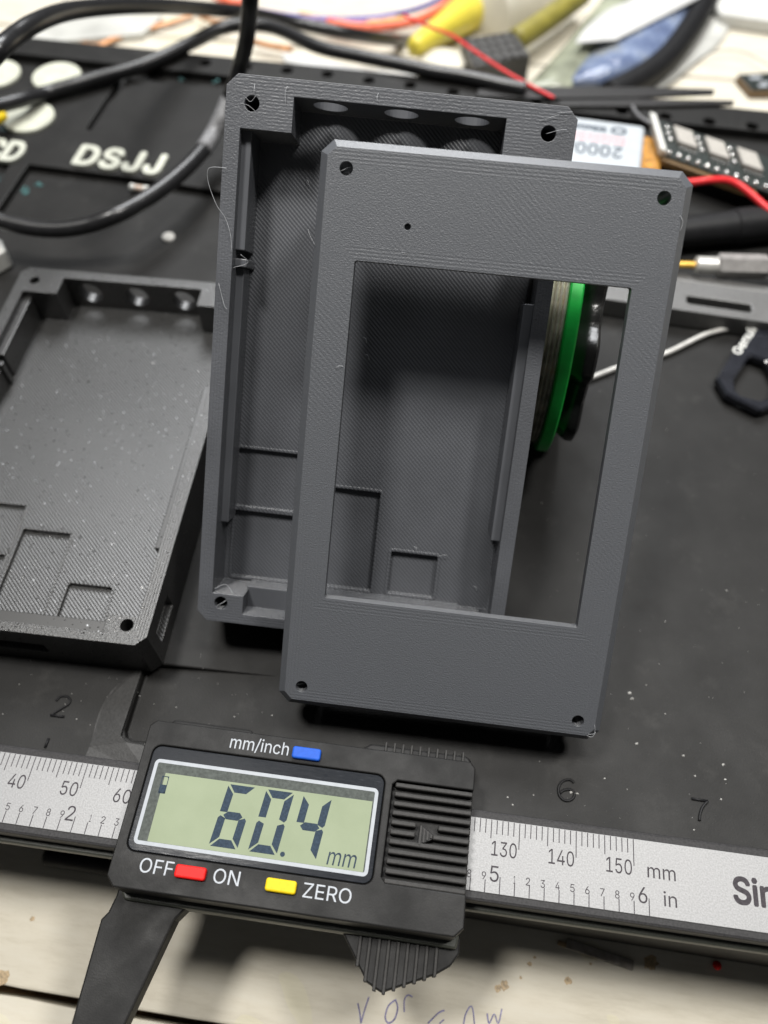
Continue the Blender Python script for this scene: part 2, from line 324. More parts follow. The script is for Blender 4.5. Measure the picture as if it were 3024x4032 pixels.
# ------------------------------------------------------------------ building helpers (millimetres in, units out)
def frame(origin, R=None):
    mt = Matrix.Identity(4)
    if R is not None:
        for i in range(3):
            for j in range(3): mt[i][j] = R[i][j]
    for i in range(3): mt[i][3] = origin[i]*S
    return mt
def rz(a): c, s = math.cos(a), math.sin(a); return [[c, -s, 0], [s, c, 0], [0, 0, 1]]
def tag(o, label=None, cat=None, group=None, kind=None):
    if label: o['label'] = label
    if cat: o['category'] = cat
    if group: o['group'] = group
    if kind: o['kind'] = kind
    return o
def empty(name, mt, label=None, cat=None, group=None, kind=None):
    o = bpy.data.objects.new(name, None); o.empty_display_size = 0.3; COL.objects.link(o); o.matrix_world = mt
    return tag(o, label, cat, group, kind)
class Mb:
    def __init__(s): s.v = []; s.f = []
    def add(s, v, f):
        k = len(s.v); s.v += [tuple(x) for x in v]; s.f += [[i+k for i in q] for q in f]; return s
    def box(s, x0, x1, y0, y1, z0, z1):
        return s.add([(x0,y0,z0),(x1,y0,z0),(x1,y1,z0),(x0,y1,z0),(x0,y0,z1),(x1,y0,z1),(x1,y1,z1),(x0,y1,z1)],
                     [(3,2,1,0),(4,5,6,7),(0,1,5,4),(1,2,6,5),(2,3,7,6),(3,0,4,7)])
    def prism(s, poly, z0, z1):
        if sum(poly[i-1][0]*poly[i][1]-poly[i][0]*poly[i-1][1] for i in range(len(poly))) < 0: poly = poly[::-1]
        n = len(poly)
        z0 = [z0]*n if isinstance(z0, (int, float)) else z0; z1 = [z1]*n if isinstance(z1, (int, float)) else z1
        v = [(p[0], p[1], z) for p, z in zip(poly, z0)]+[(p[0], p[1], z) for p, z in zip(poly, z1)]
        return s.add(v, [list(range(n))[::-1], list(range(n, 2*n))]+[(i, (i+1) % n, n+(i+1) % n, n+i) for i in range(n)])
    def cyl(s, c, axis, r, h, n=24, r2=None):
        ax = Vector(axis).normalized(); t = ax.orthogonal().normalized(); b = ax.cross(t); c = Vector(c); r2 = r if r2 is None else r2
        v = [c+(t*math.cos(2*math.pi*i/n)+b*math.sin(2*math.pi*i/n))*r for i in range(n)]
        v += [c+ax*h+(t*math.cos(2*math.pi*i/n)+b*math.sin(2*math.pi*i/n))*r2 for i in range(n)]
        return s.add(v, [list(range(n))[::-1], list(range(n, 2*n))]+[(i, (i+1) % n, n+(i+1) % n, n+i) for i in range(n)])
    def lathe(s, prof, c, axis, n=32):          # prof: (distance along axis, radius)
        ax = Vector(axis).normalized(); t = ax.orthogonal().normalized(); b = ax.cross(t); c = Vector(c); v = []; f = []
        for d, r in prof:
            v += [c+ax*d+(t*math.cos(2*math.pi*i/n)+b*math.sin(2*math.pi*i/n))*max(r, 1e-3) for i in range(n)]
        for k in range(len(prof)-1):
            f += [(k*n+i, k*n+(i+1) % n, (k+1)*n+(i+1) % n, (k+1)*n+i) for i in range(n)]
        f += [list(range(n))[::-1], [(len(prof)-1)*n+i for i in range(n)]]
        return s.add(v, f)
    def tube(s, pts, r, n=10, smooth=6, flat=None):
        P = spline([Vector(p) for p in pts], smooth); R = r if isinstance(r, (list, tuple)) else None
        v = []; f = []; up = None
        for k, p in enumerate(P):
            d = (P[min(k+1, len(P)-1)]-P[max(k-1, 0)]).normalized()
            if up is None: up = d.orthogonal().normalized()
            up = (up-d*up.dot(d)).normalized(); b = d.cross(up)
            rr = r if R is None else R[0]+(R[-1]-R[0])*k/(len(P)-1)
            v += [p+(up*math.cos(2*math.pi*i/n)+b*math.sin(2*math.pi*i/n))*rr for i in range(n)]
        for k in range(len(P)-1):
            f += [(k*n+i, k*n+(i+1) % n, (k+1)*n+(i+1) % n, (k+1)*n+i) for i in range(n)]
        f += [list(range(n))[::-1], [(len(P)-1)*n+i for i in range(n)]]
        return s.add(v, f)
    def mesh(s, name):
        me = bpy.data.meshes.new(name); me.from_pydata([(a*S, b*S, c*S) for a, b, c in s.v], [], s.f); me.update()
        bm = bmesh.new(); bm.from_mesh(me); bmesh.ops.recalc_face_normals(bm, faces=bm.faces); bm.to_mesh(me); bm.free()
        return me
    def build(s, name, m, parent=None, mt=None, bevel=None, smooth=False, segs=2, angle=35):
        me = s.mesh(name); me.materials.append(M[m] if isinstance(m, str) else m)
        return link(name, me, parent, mt, bevel, smooth, segs, angle)
def link(name, me, parent=None, mt=None, bevel=None, smooth=False, segs=2, angle=35):
    o = bpy.data.objects.new(name, me); COL.objects.link(o)
    if parent: o.parent = parent
    if mt is not None: o.matrix_world = mt
    if smooth:
        for p in me.polygons: p.use_smooth = True
        if smooth == 'auto':
            bm = bmesh.new(); bm.from_mesh(me)
            for e in bm.edges:
                if len(e.link_faces) == 2 and e.calc_face_angle(0) > math.radians(40): e.smooth = False
            bm.to_mesh(me); bm.free()
    if bevel:
        b = o.modifiers.new('bevel', 'BEVEL'); b.width = bevel*S; b.segments = segs; b.limit_method = 'ANGLE'; b.angle_limit = math.radians(angle)
    return o
def spline(P, k):
    if k <= 1 or len(P) < 3: return P
    out = []
    for i in range(len(P)-1):
        a, b, c, d = P[max(i-1, 0)], P[i], P[i+1], P[min(i+2, len(P)-1)]
        for j in range(k):
            t = j/k
            out.append(0.5*((2*b)+(c-a)*t+(2*a-5*b+4*c-d)*t*t+(3*b-a-3*c+d)*t*t*t))
    return out+[P[-1]]
def boolean(me, cutters, op='DIFFERENCE'):
    """cut a list of Mb shapes out of a mesh"""
    a = bpy.data.objects.new('work', me); COL.objects.link(a); tmp = []
    for cm in cutters:
        c = bpy.data.objects.new('work', cm.mesh('work')); COL.objects.link(c); tmp.append(c)
        md = a.modifiers.new('cut', 'BOOLEAN'); md.operation = op; md.solver = 'EXACT'; md.object = c
    dg = bpy.context.evaluated_depsgraph_get(); dg.update()
    res = bpy.data.meshes.new_from_object(a.evaluated_get(dg)); res.materials.clear()
    for c in tmp: bpy.data.objects.remove(c, do_unlink=True)
    bpy.data.objects.remove(a, do_unlink=True)
    return res
def rounded(x0, x1, y0, y1, r, n=5):
    pts = []
    for cx, cy, a in ((x1-r, y1-r, 0), (x0+r, y1-r, 90), (x0+r, y0+r, 180), (x1-r, y0+r, 270)):
        for i in range(n+1):
            t = math.radians(a+90*i/n); pts.append((cx+r*math.cos(t), cy+r*math.sin(t)))
    return pts
def chamfered(x0, x1, y0, y1, c):
    return [(x0+c, y0), (x1-c, y0), (x1, y0+c), (x1, y1-c), (x1-c, y1), (x0+c, y1), (x0, y1-c), (x0, y0+c)]
try:
    import os
    FONT = bpy.data.fonts.load(os.path.join(bpy.utils.system_resource('DATAFILES', path='fonts'), 'Inter.woff2'))
except Exception:
    FONT = None
def _caph():
    cu = bpy.data.curves.new('cap', 'FONT'); cu.body = 'H'; cu.font = FONT or cu.font; o = bpy.data.objects.new('cap', cu); COL.objects.link(o)
    dg = bpy.context.evaluated_depsgraph_get(); dg.update(); me = bpy.data.meshes.new_from_object(o.evaluated_get(dg))
    bpy.data.objects.remove(o, do_unlink=True); return max(v.co.y for v in me.vertices)
CAPH = _caph()
def outline(b, x0, x1, y0, y1, r, wd, z0, z1, n=6):
    a = rounded(x0, x1, y0, y1, r, n); c = rounded(x0+wd, x1-wd, y0+wd, y1-wd, max(r-wd, 0.2), n); k = len(a)
    v = [(p[0], p[1], z0) for p in a]+[(p[0], p[1], z1) for p in a]+[(p[0], p[1], z1) for p in c]+[(p[0], p[1], z0) for p in c]
    f = []
    for i in range(k):
        j = (i+1) % k
        f += [(i, j, k+j, k+i), (k+i, k+j, 2*k+j, 2*k+i), (2*k+i, 2*k+j, 3*k+j, 3*k+i), (3*k+i, 3*k+j, j, i)]
    return b.add(v, f)
def text(name, s, x0, x1, base, z, m, parent, height=None, bold=0.0, shear=0.0, rot=0.0, depth=0.03, track=1.0):
    """flat lettering: fitted between x0 and x1 on the baseline; height (mm) of the capitals if given"""
    cu = bpy.data.curves.new(name, 'FONT'); cu.body = s; cu.size = 1.0; cu.font = FONT or cu.font; cu.shear = shear; cu.resolution_u = 2 if bold else 3; cu.space_character = track
    cu.fill_mode = 'NONE'
    o = bpy.data.objects.new(name, cu); COL.objects.link(o)
    dg = bpy.context.evaluated_depsgraph_get(); dg.update()
    me0 = bpy.data.meshes.new_from_object(o.evaluated_get(dg)); bpy.data.objects.remove(o, do_unlink=True)
    V2 = [Vector((v.co.x, v.co.y)) for v in me0.vertices]; E2 = [tuple(e.vertices) for e in me0.edges]
    nb = {}
    for i, j in E2: nb.setdefault(i, []).append(j); nb.setdefault(j, []).append(i)
    loops = []; seen = set()
    for st in sorted(nb):                                  # walk each outline in its own point order
        if st in seen: continue
        lp = [st]; seen.add(st); cur = st
        while True:
            nx = [k for k in sorted(nb[cur], key=lambda k: abs(k-cur)) if k not in seen]
            if not nx: break
            cur = nx[0]; seen.add(cur); lp.append(cur)
        loops.append(lp)
    D2 = [(lp[i-1], lp[i]) for lp in loops for i in range(len(lp))]
    if bold:                                               # heavier strokes: the union of the outlines shifted all round
        n0 = len(V2); Vb, Db = list(V2), list(D2)
        for k in range(6):
            dx, dy = bold*math.cos(k*math.pi/3), bold*math.sin(k*math.pi/3)
            Vb += [Vector((q.x+dx, q.y+dy)) for q in V2]; Db += [(i+n0*(k+1), j+n0*(k+1)) for i, j in D2]
        V2, D2 = Vb, Db
    cv, ce, cf = geometry.delaunay_2d_cdt(V2, D2, [], 0, 1e-6)[:3]
    def inside(q):
        wn = 0
        for i, j in D2:
            p0, p1 = V2[i], V2[j]
            if (p0.y <= q.y) != (p1.y <= q.y):
                side = (p1.x-p0.x)*(q.y-p0.y)-(q.x-p0.x)*(p1.y-p0.y)
                if p1.y > p0.y and side > 0: wn += 1
                elif p1.y <= p0.y and side < 0: wn -= 1
        return wn != 0
    keep = [f for f in cf if inside((cv[f[0]]+cv[f[1]]+cv[f[2]])/3)]
    me = bpy.data.meshes.new(name); me.from_pydata([(q.x, q.y, 0) for q in cv], [], keep); me.update()
    bm = bmesh.new(); bm.from_mesh(me); bmesh.ops.delete(bm, geom=[v for v in bm.verts if not v.link_faces], context='VERTS')
    bmesh.ops.recalc_face_normals(bm, faces=bm.faces)
    if bm.faces and sum(f.normal.z for f in bm.faces) < 0: bmesh.ops.reverse_faces(bm, faces=bm.faces)
    bm.to_mesh(me); bm.free()
    xs = [v.co.x for v in me.vertices]; ys = [v.co.y for v in me.vertices]
    sx = (x1-x0)/(max(xs)-min(xs)); sy = height/CAPH if height else sx
    mx = min(xs)
    bm = bmesh.new(); bm.from_mesh(me)
    if depth:
        r = bmesh.ops.extrude_face_region(bm, geom=list(bm.faces))
        for g in r['geom']:
            if isinstance(g, bmesh.types.BMVert): g.co.z -= 1.0
        bmesh.ops.recalc_face_normals(bm, faces=bm.faces)
    c, sn = math.cos(rot), math.sin(rot)
    for v in bm.verts:
        X = (v.co.x-mx)*sx; Y = v.co.y*sy; Z = v.co.z*depth
        v.co = Vector(((x0+c*X-sn*Y)*S, (base+sn*X+c*Y)*S, (z+Z)*S))
    bm.to_mesh(me); bm.free()
    me.materials.clear(); me.materials.append(M[m])
    return link(name, me, parent)
def loc_frame(fr):                       # world mm -> local mm of a frame
    inv = fr.inverted()
    return lambda P: (inv @ (Vector(P)*S))/S

# ================================================================== THE TABLE (white painted boards, 30 mm under the case)
TZ = -30.0
TA = -0.142
tf = frame((-77.9, 4.6, TZ), rz(TA))
table = empty('table_top', tf, kind='structure')
edges = [-150, 0, 118, 236, 352, 470, 590]
for a, b in zip(edges, edges[1:]):
    n = 60; L0, L1 = -260, 460
    gap = 1.1
    lo = [(L0+(L1-L0)*i/n, a+gap+random.uniform(-0.35, 0.35)) for i in range(n+1)]
    hi = [(L0+(L1-L0)*i/n, b-gap*0.4+random.uniform(-0.25, 0.25)) for i in range(n+1)]
    pl = Mb().prism(lo+hi[::-1], -18, 0).build('plank', 'table', table, bevel=0.5, segs=2)
Mb().box(-260, 460, -150, 590, -22, -18.3).build('underside_board', 'crack', table)
T_loc = loc_frame(tf)
def on_table(u, v, z=0.0): return T_loc(at(u, v, TZ+z))
# stains, pen writing and ring marks that belong to the boards
def blob(c, r, z0=0.02, z1=0.06, n=16, jit=0.35, sy=1.0):
    pts = [(c[0]+r*math.cos(2*math.pi*i/n)*(1+random.uniform(-jit, jit)), c[1]+sy*r*math.sin(2*math.pi*i/n)*(1+random.uniform(-jit, jit))) for i in range(n)]
    return Mb().prism(pts, z0, z1)
for u, v, r in ((2560, 3790, 1.5), (1985, 3880, 0.9), (2085, 3795, 0.45), (2237, 3862, 0.7), (2325, 3795, 0.3), (1960, 3892, 0.7), (2050, 3850, 0.3), (2105, 3770, 0.3), (12, 3850, 1.4), (128, 3618, 0.5)):
    p = on_table(u, v); blob(p, r, 0.02, 0.04+0.013*random.random(), jit=0.28).build('stain', 'stain', table)
def pen(paths):
    b = Mb()
    for path in paths:
        P = [on_table(u, v) for u, v in path]
        b.tube([(q.x, q.y, 0.03) for q in P], 0.16, n=5, smooth=4)
    return b
pen([[(1408, 3950), (1416, 3985), (1421, 4030)], [(1421, 4030), (1438, 3970), (1453, 3925)],
     [(1560, 3935), (1530, 3960), (1517, 4005), (1530, 4028), (1555, 4010), (1566, 3965), (1555, 3935)],
     [(1592, 3985), (1592, 3940), (1606, 3918), (1624, 3925)],
     [(1685, 4030), (1725, 3990), (1750, 3978)], [(1730, 4030), (1748, 4014)],
     [(1826, 4032), (1832, 3998), (1851, 3963), (1862, 3975), (1868, 4032)],
     [(1918, 3990), (1926, 4030), (1946, 3992), (1962, 4030), (1976, 3972)]]).build('pen_writing', 'pen', table)

# ================================================================== THE CASE (thick black tool case the whole scene stands on)
def case_line(x, kind):
    if kind == 'front': return 20.3-0.149*x
    if kind == 'far': return 298.4-0.1807*(x+119.2)
    return 290.4-0.1855*(x+130)-1.2           # the step of the far border strip
case = empty('tool_case', frame((0, 0, 0)), 'large thick black plastic tool case lid with stamped inch numbers, lying flat under everything', 'tool case')
XL, XR = -200.0, 200.0
slab = Mb().prism([(XL, case_line(XL, 'front')), (XR, case_line(XR, 'front')), (XR, case_line(XR, 'far')), (XL, case_line(XL, 'far'))], -30, 0).mesh('slab')
# sunken bay beside the thumb notch: a wedge that is deepest at its left wall
bay = [(-49.8, 63.0), (-51.9, 48.9), (-51.5, 47.6), (-50.3, 46.9), (-47.7, 46.4), (-22, 42.5), (-22, 60)]
zb = [-2.0, -2.0, -2.0, -2.0, -1.95, 0.0, 0.0]
wedge = Mb().prism(bay, zb, 1.0)
cm = boolean(slab, [wedge]); cm.materials.append(M['case'])
link('case_body', cm, case, bevel=0.5, segs=2, angle=50)
# thumb notch: a shallow ramp between a curved left edge and the bay wall
lc = [at(u, v, 0) for u, v in ((515, 2655), (470, 2688), (434, 2723), (408, 2765), (386, 2814), (372, 2860), (362, 2904), (350, 2940), (330, 2990), (320, 3040))]
rc = [at(u, v, 0) for u, v in ((590, 3060), (585, 2945), (560, 2935), (500, 2926))]
wall_ = [(-52.25, 47.6), (-52.1, 48.9), (-50.05, 62.6)]
tp0 = [(q.x, q.y) for q in lc]+[(q.x, q.y) for q in rc]+wall_
Mb().prism(tp0, -0.5, [0.08]*len(lc)+[0.35, 0.5, 0.55, 0.75, 0.95, 0.95, 0.5]).build('thumb_notch', 'scoop', case, bevel=0.12)
# raised fields at the far left, the border strip and the rib
yl = lambda x: 227.2-0.213*(x+111.3)
fld = [(-199, 247), (-116.8, 228.4), (-122.5, 196), (-117.4, 195), (-111.3, 227.2), (-72.5, 219.6), (-50, 213.9), (45, 196), (52, case_line(52, 'step')-9), (-199, case_line(-199, 'step')-5)]
fm = Mb().prism(fld, -0.5, 2.4).mesh('field')
def slotcut(pts, wd):
    b = Mb(); P = [Vector((*p, 0)) for p in pts]
    for a, c in zip(P, P[1:]):
        d = (c-a).normalized(); nrm = Vector((-d.y, d.x, 0))*wd/2
        b.prism([(a+nrm-d*0.4)[:2], (c+nrm+d*0.4)[:2], (c-nrm+d*0.4)[:2], (a-nrm-d*0.4)[:2]], 0.2, 4)
    return b
fm = boolean(fm, [slotcut([(-88.5, 279), (-95.4, 245.6)], 2.6), slotcut([(-91.2, 257), (-87.5, 262.5), (-84.5, 272)], 2.0)])
fm.materials.append(M['case']); link('raised_field', fm, case, bevel=0.35, angle=50)
strip = Mb().prism([(XL+0.5, case_line(XL, 'step')), (XR-0.5, case_line(XR, 'step')), (XR-0.5, case_line(XR, 'far')-0.4), (XL+0.5, case_line(XL, 'far')-0.4)], -0.5, 3.0).mesh('strip')
hol = Mb()
for u, v in ((808, 247), (970, 262), (1130, 277), (1289, 292), (1452, 316), (1615, 335), (1784, 362), (1946, 380), (2112, 398), (2280, 416), (2450, 436), (2620, 457), (2793, 478), (2963, 497)):
    q = at(u, v, 3.0); hol.cyl((q.x, q.y, 0.8), (0, 0, 1), 2.1, 5, 14)
sm_ = boolean(strip, [hol]); sm_.materials.append(M['case']); link('border_strip', sm_, case, bevel=0.4, angle=50)
# stamped inch figures (sunk lettering as raised black strokes: the shade in the grooves put into the colour)
def shade_stroke(paths, r=0.27):
    b = Mb()
    for path in paths:
        P = [at(u, v, 0) for u, v in path]; b.tube([(q.x, q.y, 0.12) for q in P], r, n=6, smooth=4)
    return b
fig = [shade_stroke([[(222, 2762), (237, 2745), (262, 2743), (277, 2757), (268, 2775), (235, 2795), (200, 2817)], [(200, 2817), (254, 2823)]]),
       shade_stroke([[(2259, 3083), (2245, 3071), (2218, 3075), (2200, 3098), (2201, 3130), (2222, 3152), (2250, 3149), (2262, 3128), (2247, 3110), (2220, 3112), (2205, 3124)]]),
       shade_stroke([[(2722, 3145), (2786, 3155)], [(2786, 3155), (2766, 3178), (2756, 3205), (2753, 3232)]]),
       shade_stroke([[(193, 2908), (178, 2945)]])]
figures = []
for name, b in zip(('stamped_figure', 'stamped_figure', 'stamped_figure', 'inch_tick'), fig):
    figures.append(b.build(name, 'matte_black', case, smooth=True))
# round cream pads and raised letters
def disc(u, v, z, r, m, name='round_pad'):
    q = at(u, v, z); return Mb().lathe([(0, r), (1.0, r), (1.3, r-0.3)], (q.x, q.y, 2.2), (0, 0, 1), 40).build(name, m, case, smooth='auto')
disc(-18, 287, 3.4, 8.3, 'glow'); disc(222, 297, 3.4, 8.3, 'glow'); disc(112, 457, 3.4, 8.3, 'glow')
q0 = at(279, 641, 3.3); q1 = at(586, 680, 3.3)
text('letters', 'DSJJ', q0.x, q0.x+(q1-q0).length*1.12, q0.y, 3.4, 'glow_letter', case, height=9.2, bold=0.035, rot=math.atan2(q1.y-q0.y, q1.x-q0.x), depth=1.1, track=1.08)
q0 = at(-90, 614, 3.3); q1 = at(62, 632, 3.3)
text('letters', 'CD', q0.x, q0.x+(q1-q0).length*1.05, q0.y, 3.4, 'glow_letter', case, height=9.2, bold=0.035, rot=-0.2, depth=1.1)

# debris on the case: nobody could count it
db = Mb()
def chip(P, r):
    a = random.uniform(0, 6.28); v = []
    for i in range(4):
        t = a+i*1.57; k = r*random.uniform(0.45, 1.2); v.append((P.x+k*math.cos(t), P.y+k*math.sin(t)*0.7, P.z+0.02))
    v.append((P.x, P.y, P.z+r*0.7)); db.add(v, [(0, 1, 4), (1, 2, 4), (2, 3, 4), (3, 0, 4), (3, 2, 1, 0)])
for u, v, r in ((2490, 2750, 1.1), (2478, 2728, 0.8), (2545, 2698, 0.5), (2507, 2928, 0.85), (2690, 2975, 0.7), (2848, 3010, 0.9), (2860, 2325, 0.5), (2250, 3120, 0.8), (2272, 3125, 0.7), (2000, 3140, 0.5), (2018, 3170, 0.45),
                (2380, 3065, 0.4), (2735, 3055, 0.45), (2855, 3070, 0.5), (2470, 3108, 0.35), (2840, 3147, 0.4), (2733, 3268, 0.4), (2100, 3130, 0.3), (660, 930, 2.0), (672, 936, 1.5), (1240, 3000, 0.4), (545, 1556, 0)):
    if r: chip(at(u, v, 0), r*0.6)
for _ in range(60):
    u = random.uniform(2080, 3020); v = random.uniform(1500, 3250); chip(at(u, v, 0), random.choice((0.06, 0.08, 0.1, 0.16)))
for _ in range(60):
    u = random.uniform(0, 1100); v = random.uniform(2500, 2950); chip(at(u, v, 0), random.choice((0.08, 0.1, 0.15)))
tag(db.build('debris', 'fleck'), kind='stuff')

res = empty('resistor', frame(at(548, 741, 1.6), rz(-0.2)), 'tiny pale resistor lying in the sunken field below the letters DSJJ', 'resistor')
Mb().lathe([(-3.0, 0.8), (-2.4, 1.15), (-1.2, 0.9), (1.2, 0.9), (2.4, 1.15), (3.0, 0.8)], (0, 0, 0), (1, 0, 0), 16).build('body', 'white', res, smooth='auto')
for x in (-1.0, 0.1, 1.1): Mb().lathe([(x, 0.93), (x+0.45, 0.93)], (0, 0, 0), (1, 0, 0), 16).build('band', 'copper', res, smooth='auto')
q = at(664, 935, 0.0)
tag(Mb().lathe([(0, 1.9), (0.5, 1.8), (1.0, 1.0)], (q.x, q.y, 0.02), (0, 0, 1), 12).build('white_crumb', 'fleck', smooth='auto'), 'white crumb on the black case below the looped cable', 'crumb')
tb = Mb()
for u, v in ((98, 742), (108, 750), (150, 722), (160, 730), (92, 758), (20, 690), (12, 700), (716, 338), (858, 345), (28, 530)):
    q = at(u, v, 0.3)
    for _ in range(4): tb.cyl((q.x+random.uniform(-1, 1), q.y+random.uniform(-1, 1), 2.5 if v < 600 else 0.05), (0, 0, 1), random.uniform(0.2, 0.5), 0.1, 6)
tag(tb.build('teal_debris', 'teal'), kind='stuff')

# ================================================================== THE PRINTED ENCLOSURES
def enclosure_mesh():
    o = Mb().prism(chamfered(-30.2, 30.2, -49.95, 49.95, 1.9), -14, 0).mesh('shell')
    d = -9.6
    cav = Mb().prism([(-27.4, -44.1), (-21.2, -44.1), (-21.2, -47.9), (21.2, -47.9), (21.2, -44.1), (27.4, -44.1),
                      (27.4, 41.3), (18.2, 41.3), (18.2, 47.1), (-18.4, 47.1), (-18.4, 41.3), (-27.4, 41.3)], d, 2)
    cuts = [cav]
    for x in (-12.6, 0.0, 12.5): cuts.append(Mb().cyl((x, 44, -4.6), (0, 1, 0), 3.05, 10, 28))
    for x, y in ((-25.6, 45.4), (25.6, 45.4), (-25.6, -46.0), (25.6, -46.0)): cuts.append(Mb().cyl((x, y, -12), (0, 0, 1), 1.3, 16, 20))
    cuts.append(Mb().box(-7.7, 3.35, -43.2, -22.1, -10.6, -9))
    cuts.append(Mb().prism(rounded(6.7, 16.4, -43.1, -34.0, 0.8, 3), -10.6, -9))
    cuts.append(Mb().box(-26.6, -9.2, -28.2, -16.2, -10.4, -9))
    cuts.append(Mb().box(-26.6, -9.2, -43.3, -29.0, -10.6, -9))
    cuts.append(Mb().box(26, 33, -45.0, -36.5, -9.4, -4.6))
    cuts.append(Mb().box(-8, 8, -53, -46.5, -9.2, -5.6))
    return boolean(o, cuts)
shell_me = enclosure_mesh()
def ledges():
    return [('side_ledge', Mb().box(-27.8, -25.7, 21.2, 41.6, -9.9, -2.0)), ('clip_nub', Mb().box(-27.8, -25.3, 18.3, 19.8, -9.9, -2.6)),
            ('side_ledge', Mb().box(-27.8, -26.0, -30.5, 18.3, -9.9, -4.0)), ('clip_tab', Mb().box(25.7, 27.8, -27.5, 17.2, -9.9, -1.9)),
            ('bottom_ledge', Mb().box(-21.6, 21.6, -48.3, -43.6, -9.9, -5.0))]
def enclosure(name, R, origin, mat, label, group=None):
    root = empty(name, frame(origin, R), label, 'case', group)
    me = shell_me.copy(); me.materials.clear(); me.materials.append(M[mat])
    link('shell', me, root, bevel=0.28, segs=2, angle=50)
    for nm, b in ledges(): b.build(nm, mat, root, bevel=0.2)
    for x0, x1, y0, y1 in ((-7.7, 3.35, -43.2, -22.1), (6.7, 16.4, -43.1, -34.0), (-26.0, -9.2, -28.2, -16.2), (-26.0, -9.2, -43.3, -29.0)):
        outline(Mb(), x0-0.55, x1+0.55, y0-0.55, y1+0.55, 0.9, 0.6, -9.7, -9.38, 3).build('recess_lip', mat, root, bevel=0.12)
    return root
RG = [[0.992903957, 0.106754107, -0.0523955], [-0.1124899, 0.700237988, -0.70499133], [-0.03857137, 0.70588265, 0.70727783]]
TG = (-2.056, 99.159, 46.018)
gray = enclosure('open_enclosure', RG, TG, 'gray', 'gray printed open case, tilted up behind the gray cover with the rectangular window')
cb, sb = math.cos(-0.12), math.sin(-0.12)
black = enclosure('open_enclosure', [[cb, -sb, 0], [sb, cb, 0], [0, 0, 1]], (-70.348, 114.058, 14.035), 'black_print', 'black printed open case lying flat, cut off by the left edge of the photo')
# loose printing strands on the gray shell
def strand(parent, fr, pts, r=0.035, name='plastic_strand'):
    return Mb().tube(pts, r, n=5, smooth=5).build(name, 'strand', parent, smooth=True)
strand(gray, None, [(-29.2, 34.5, 0.6), (-31.8, 34.3, 1.0), (-32.5, 33.4, 0.8), (-32.2, 31.4, 0.4), (-30.6, 28.2, 0.6), (-28.9, 26.1, 0.5), (-27.8, 23.2, 0.4), (-27.6, 20.6, 0.3)])
for pts in ([(-26.8, 46.3, 0.1), (-25.9, 45.7, -0.2), (-25.0, 46.6, 0.2)], [(-27.4, 45.2, 0.2), (-26.3, 45.1, -0.3), (-25.1, 44.4, -0.6)], [(-25.4, 46.6, 0.3), (-25.2, 48.3, 0.5)], [(-19.6, 48.6, 0.3), (-19.9, 47.6, 0.5), (-19.7, 45.8, 0.3)],
            [(-24.5, -45.3, 0.0), (-26.6, -46.9, 0.1)], [(-27.2, -43.4, -0.6), (-25.2, -42.6, -1.6), (-23.6, -43.9, -0.8)],
            [(25.2, 45.3, 0.1), (27.3, 46.0, 0.5), (28.6, 46.2, 0.3)], [(24.0, 47.3, 0.2), (26.9, 48.4, 0.5)], [(26.4, 48.7, 0.2), (29.1, 49.1, 0.3)],
            [(-26.2, 20.4, -1.2), (-25.0, 19.2, -2.2), (-27.6, 17.9, -0.9)], [(-4.0, 49.0, 0.2), (-4.1, 48.0, 0.7), (-3.5, 47.4, 0.3)], [(16.2, -33.9, -9.0), (17.8, -33.3, -8.6), (18.3, -34.0, -9.2)],
            [(-29.6, 15.0, 0.1), (-28.3, 11.3, 0.35), (-27.7, 10.6, 0.3)]):
    strand(gray, None, pts, 0.035)
for x, y in ((11.2, -32.5), (-16.8, 35.4), (-14.6, 40.5), (24.4, -39.4), (-3.2, 8.0), (-2.4, 4.8), (-7.6, 11.3)):
    strand(gray, None, [(x, y, -9.4), (x+0.5, y-0.2, -9.0), (x+0.7, y-1.0, -9.3)], 0.05)

# the cover
RD = [[0.99224366, 0.10233197, -0.07057403], [-0.12259912, 0.71177726, -0.69162315], [-0.02054217, 0.694911, 0.71880228]]
TD = (14.809, 82.105, 45.809)
HOLES = ((-25.7, 45.4), (25.7, 45.4), (-25.8, -45.9), (25.7, -45.9))
def cover_mesh():
    full = chamfered(-30.2, 30.2, -49.9, 49.9, 2.0); ins = chamfered(-28.9, 28.9, -48.6, 48.6, 1.4)
    n = 8; b = Mb()
    v = [(x, y, -3.4) for x, y in full]+[(x, y, -1.3) for x, y in full]+[(x, y, 0) for x, y in ins]
    f = [list(range(n))[::-1], list(range(2*n, 3*n))]+[(k*n+i, k*n+(i+1) % n, (k+1)*n+(i+1) % n, (k+1)*n+i) for k in (0, 1) for i in range(n)]
    b.add(v, f); me = b.mesh('cover')
    cuts = [Mb().box(-28, 28, -47.6, 47.6, -6, -2.1), Mb().prism(rounded(-23.0, 22.9, -28.05, 31.2, 0.35, 2), -6, 3)]
    for x, y in HOLES: cuts.append(Mb().cyl((x, y, -14), (0, 0, 1), 1.12, 18, 20))
    cuts.append(Mb().cyl((-14.75, 37.3, -0.9), (0, 0, 1), 0.55, 3, 14))
    return boolean(me, cuts)
cover = empty('enclosure_cover', frame(TD, RD), 'gray printed cover plate with a large rectangular window and four screw holes, leaning in front', 'cover')
cme = cover_mesh(); cme.materials.append(M['lid'])
link('plate', cme, cover, bevel=0.16, segs=2, angle=30)
for x, y in HOLES:
    pm = boolean(Mb().prism(rounded(x-3.1, x+3.1, y-3.1, y+3.1, 0.8, 3), -10.9, -2.0).mesh('post'), [Mb().cyl((x, y, -14), (0, 0, 1), 1.12, 18, 20)])
    pm.materials.append(M['lid']); link('corner_post', pm, cover, bevel=0.2, angle=50)
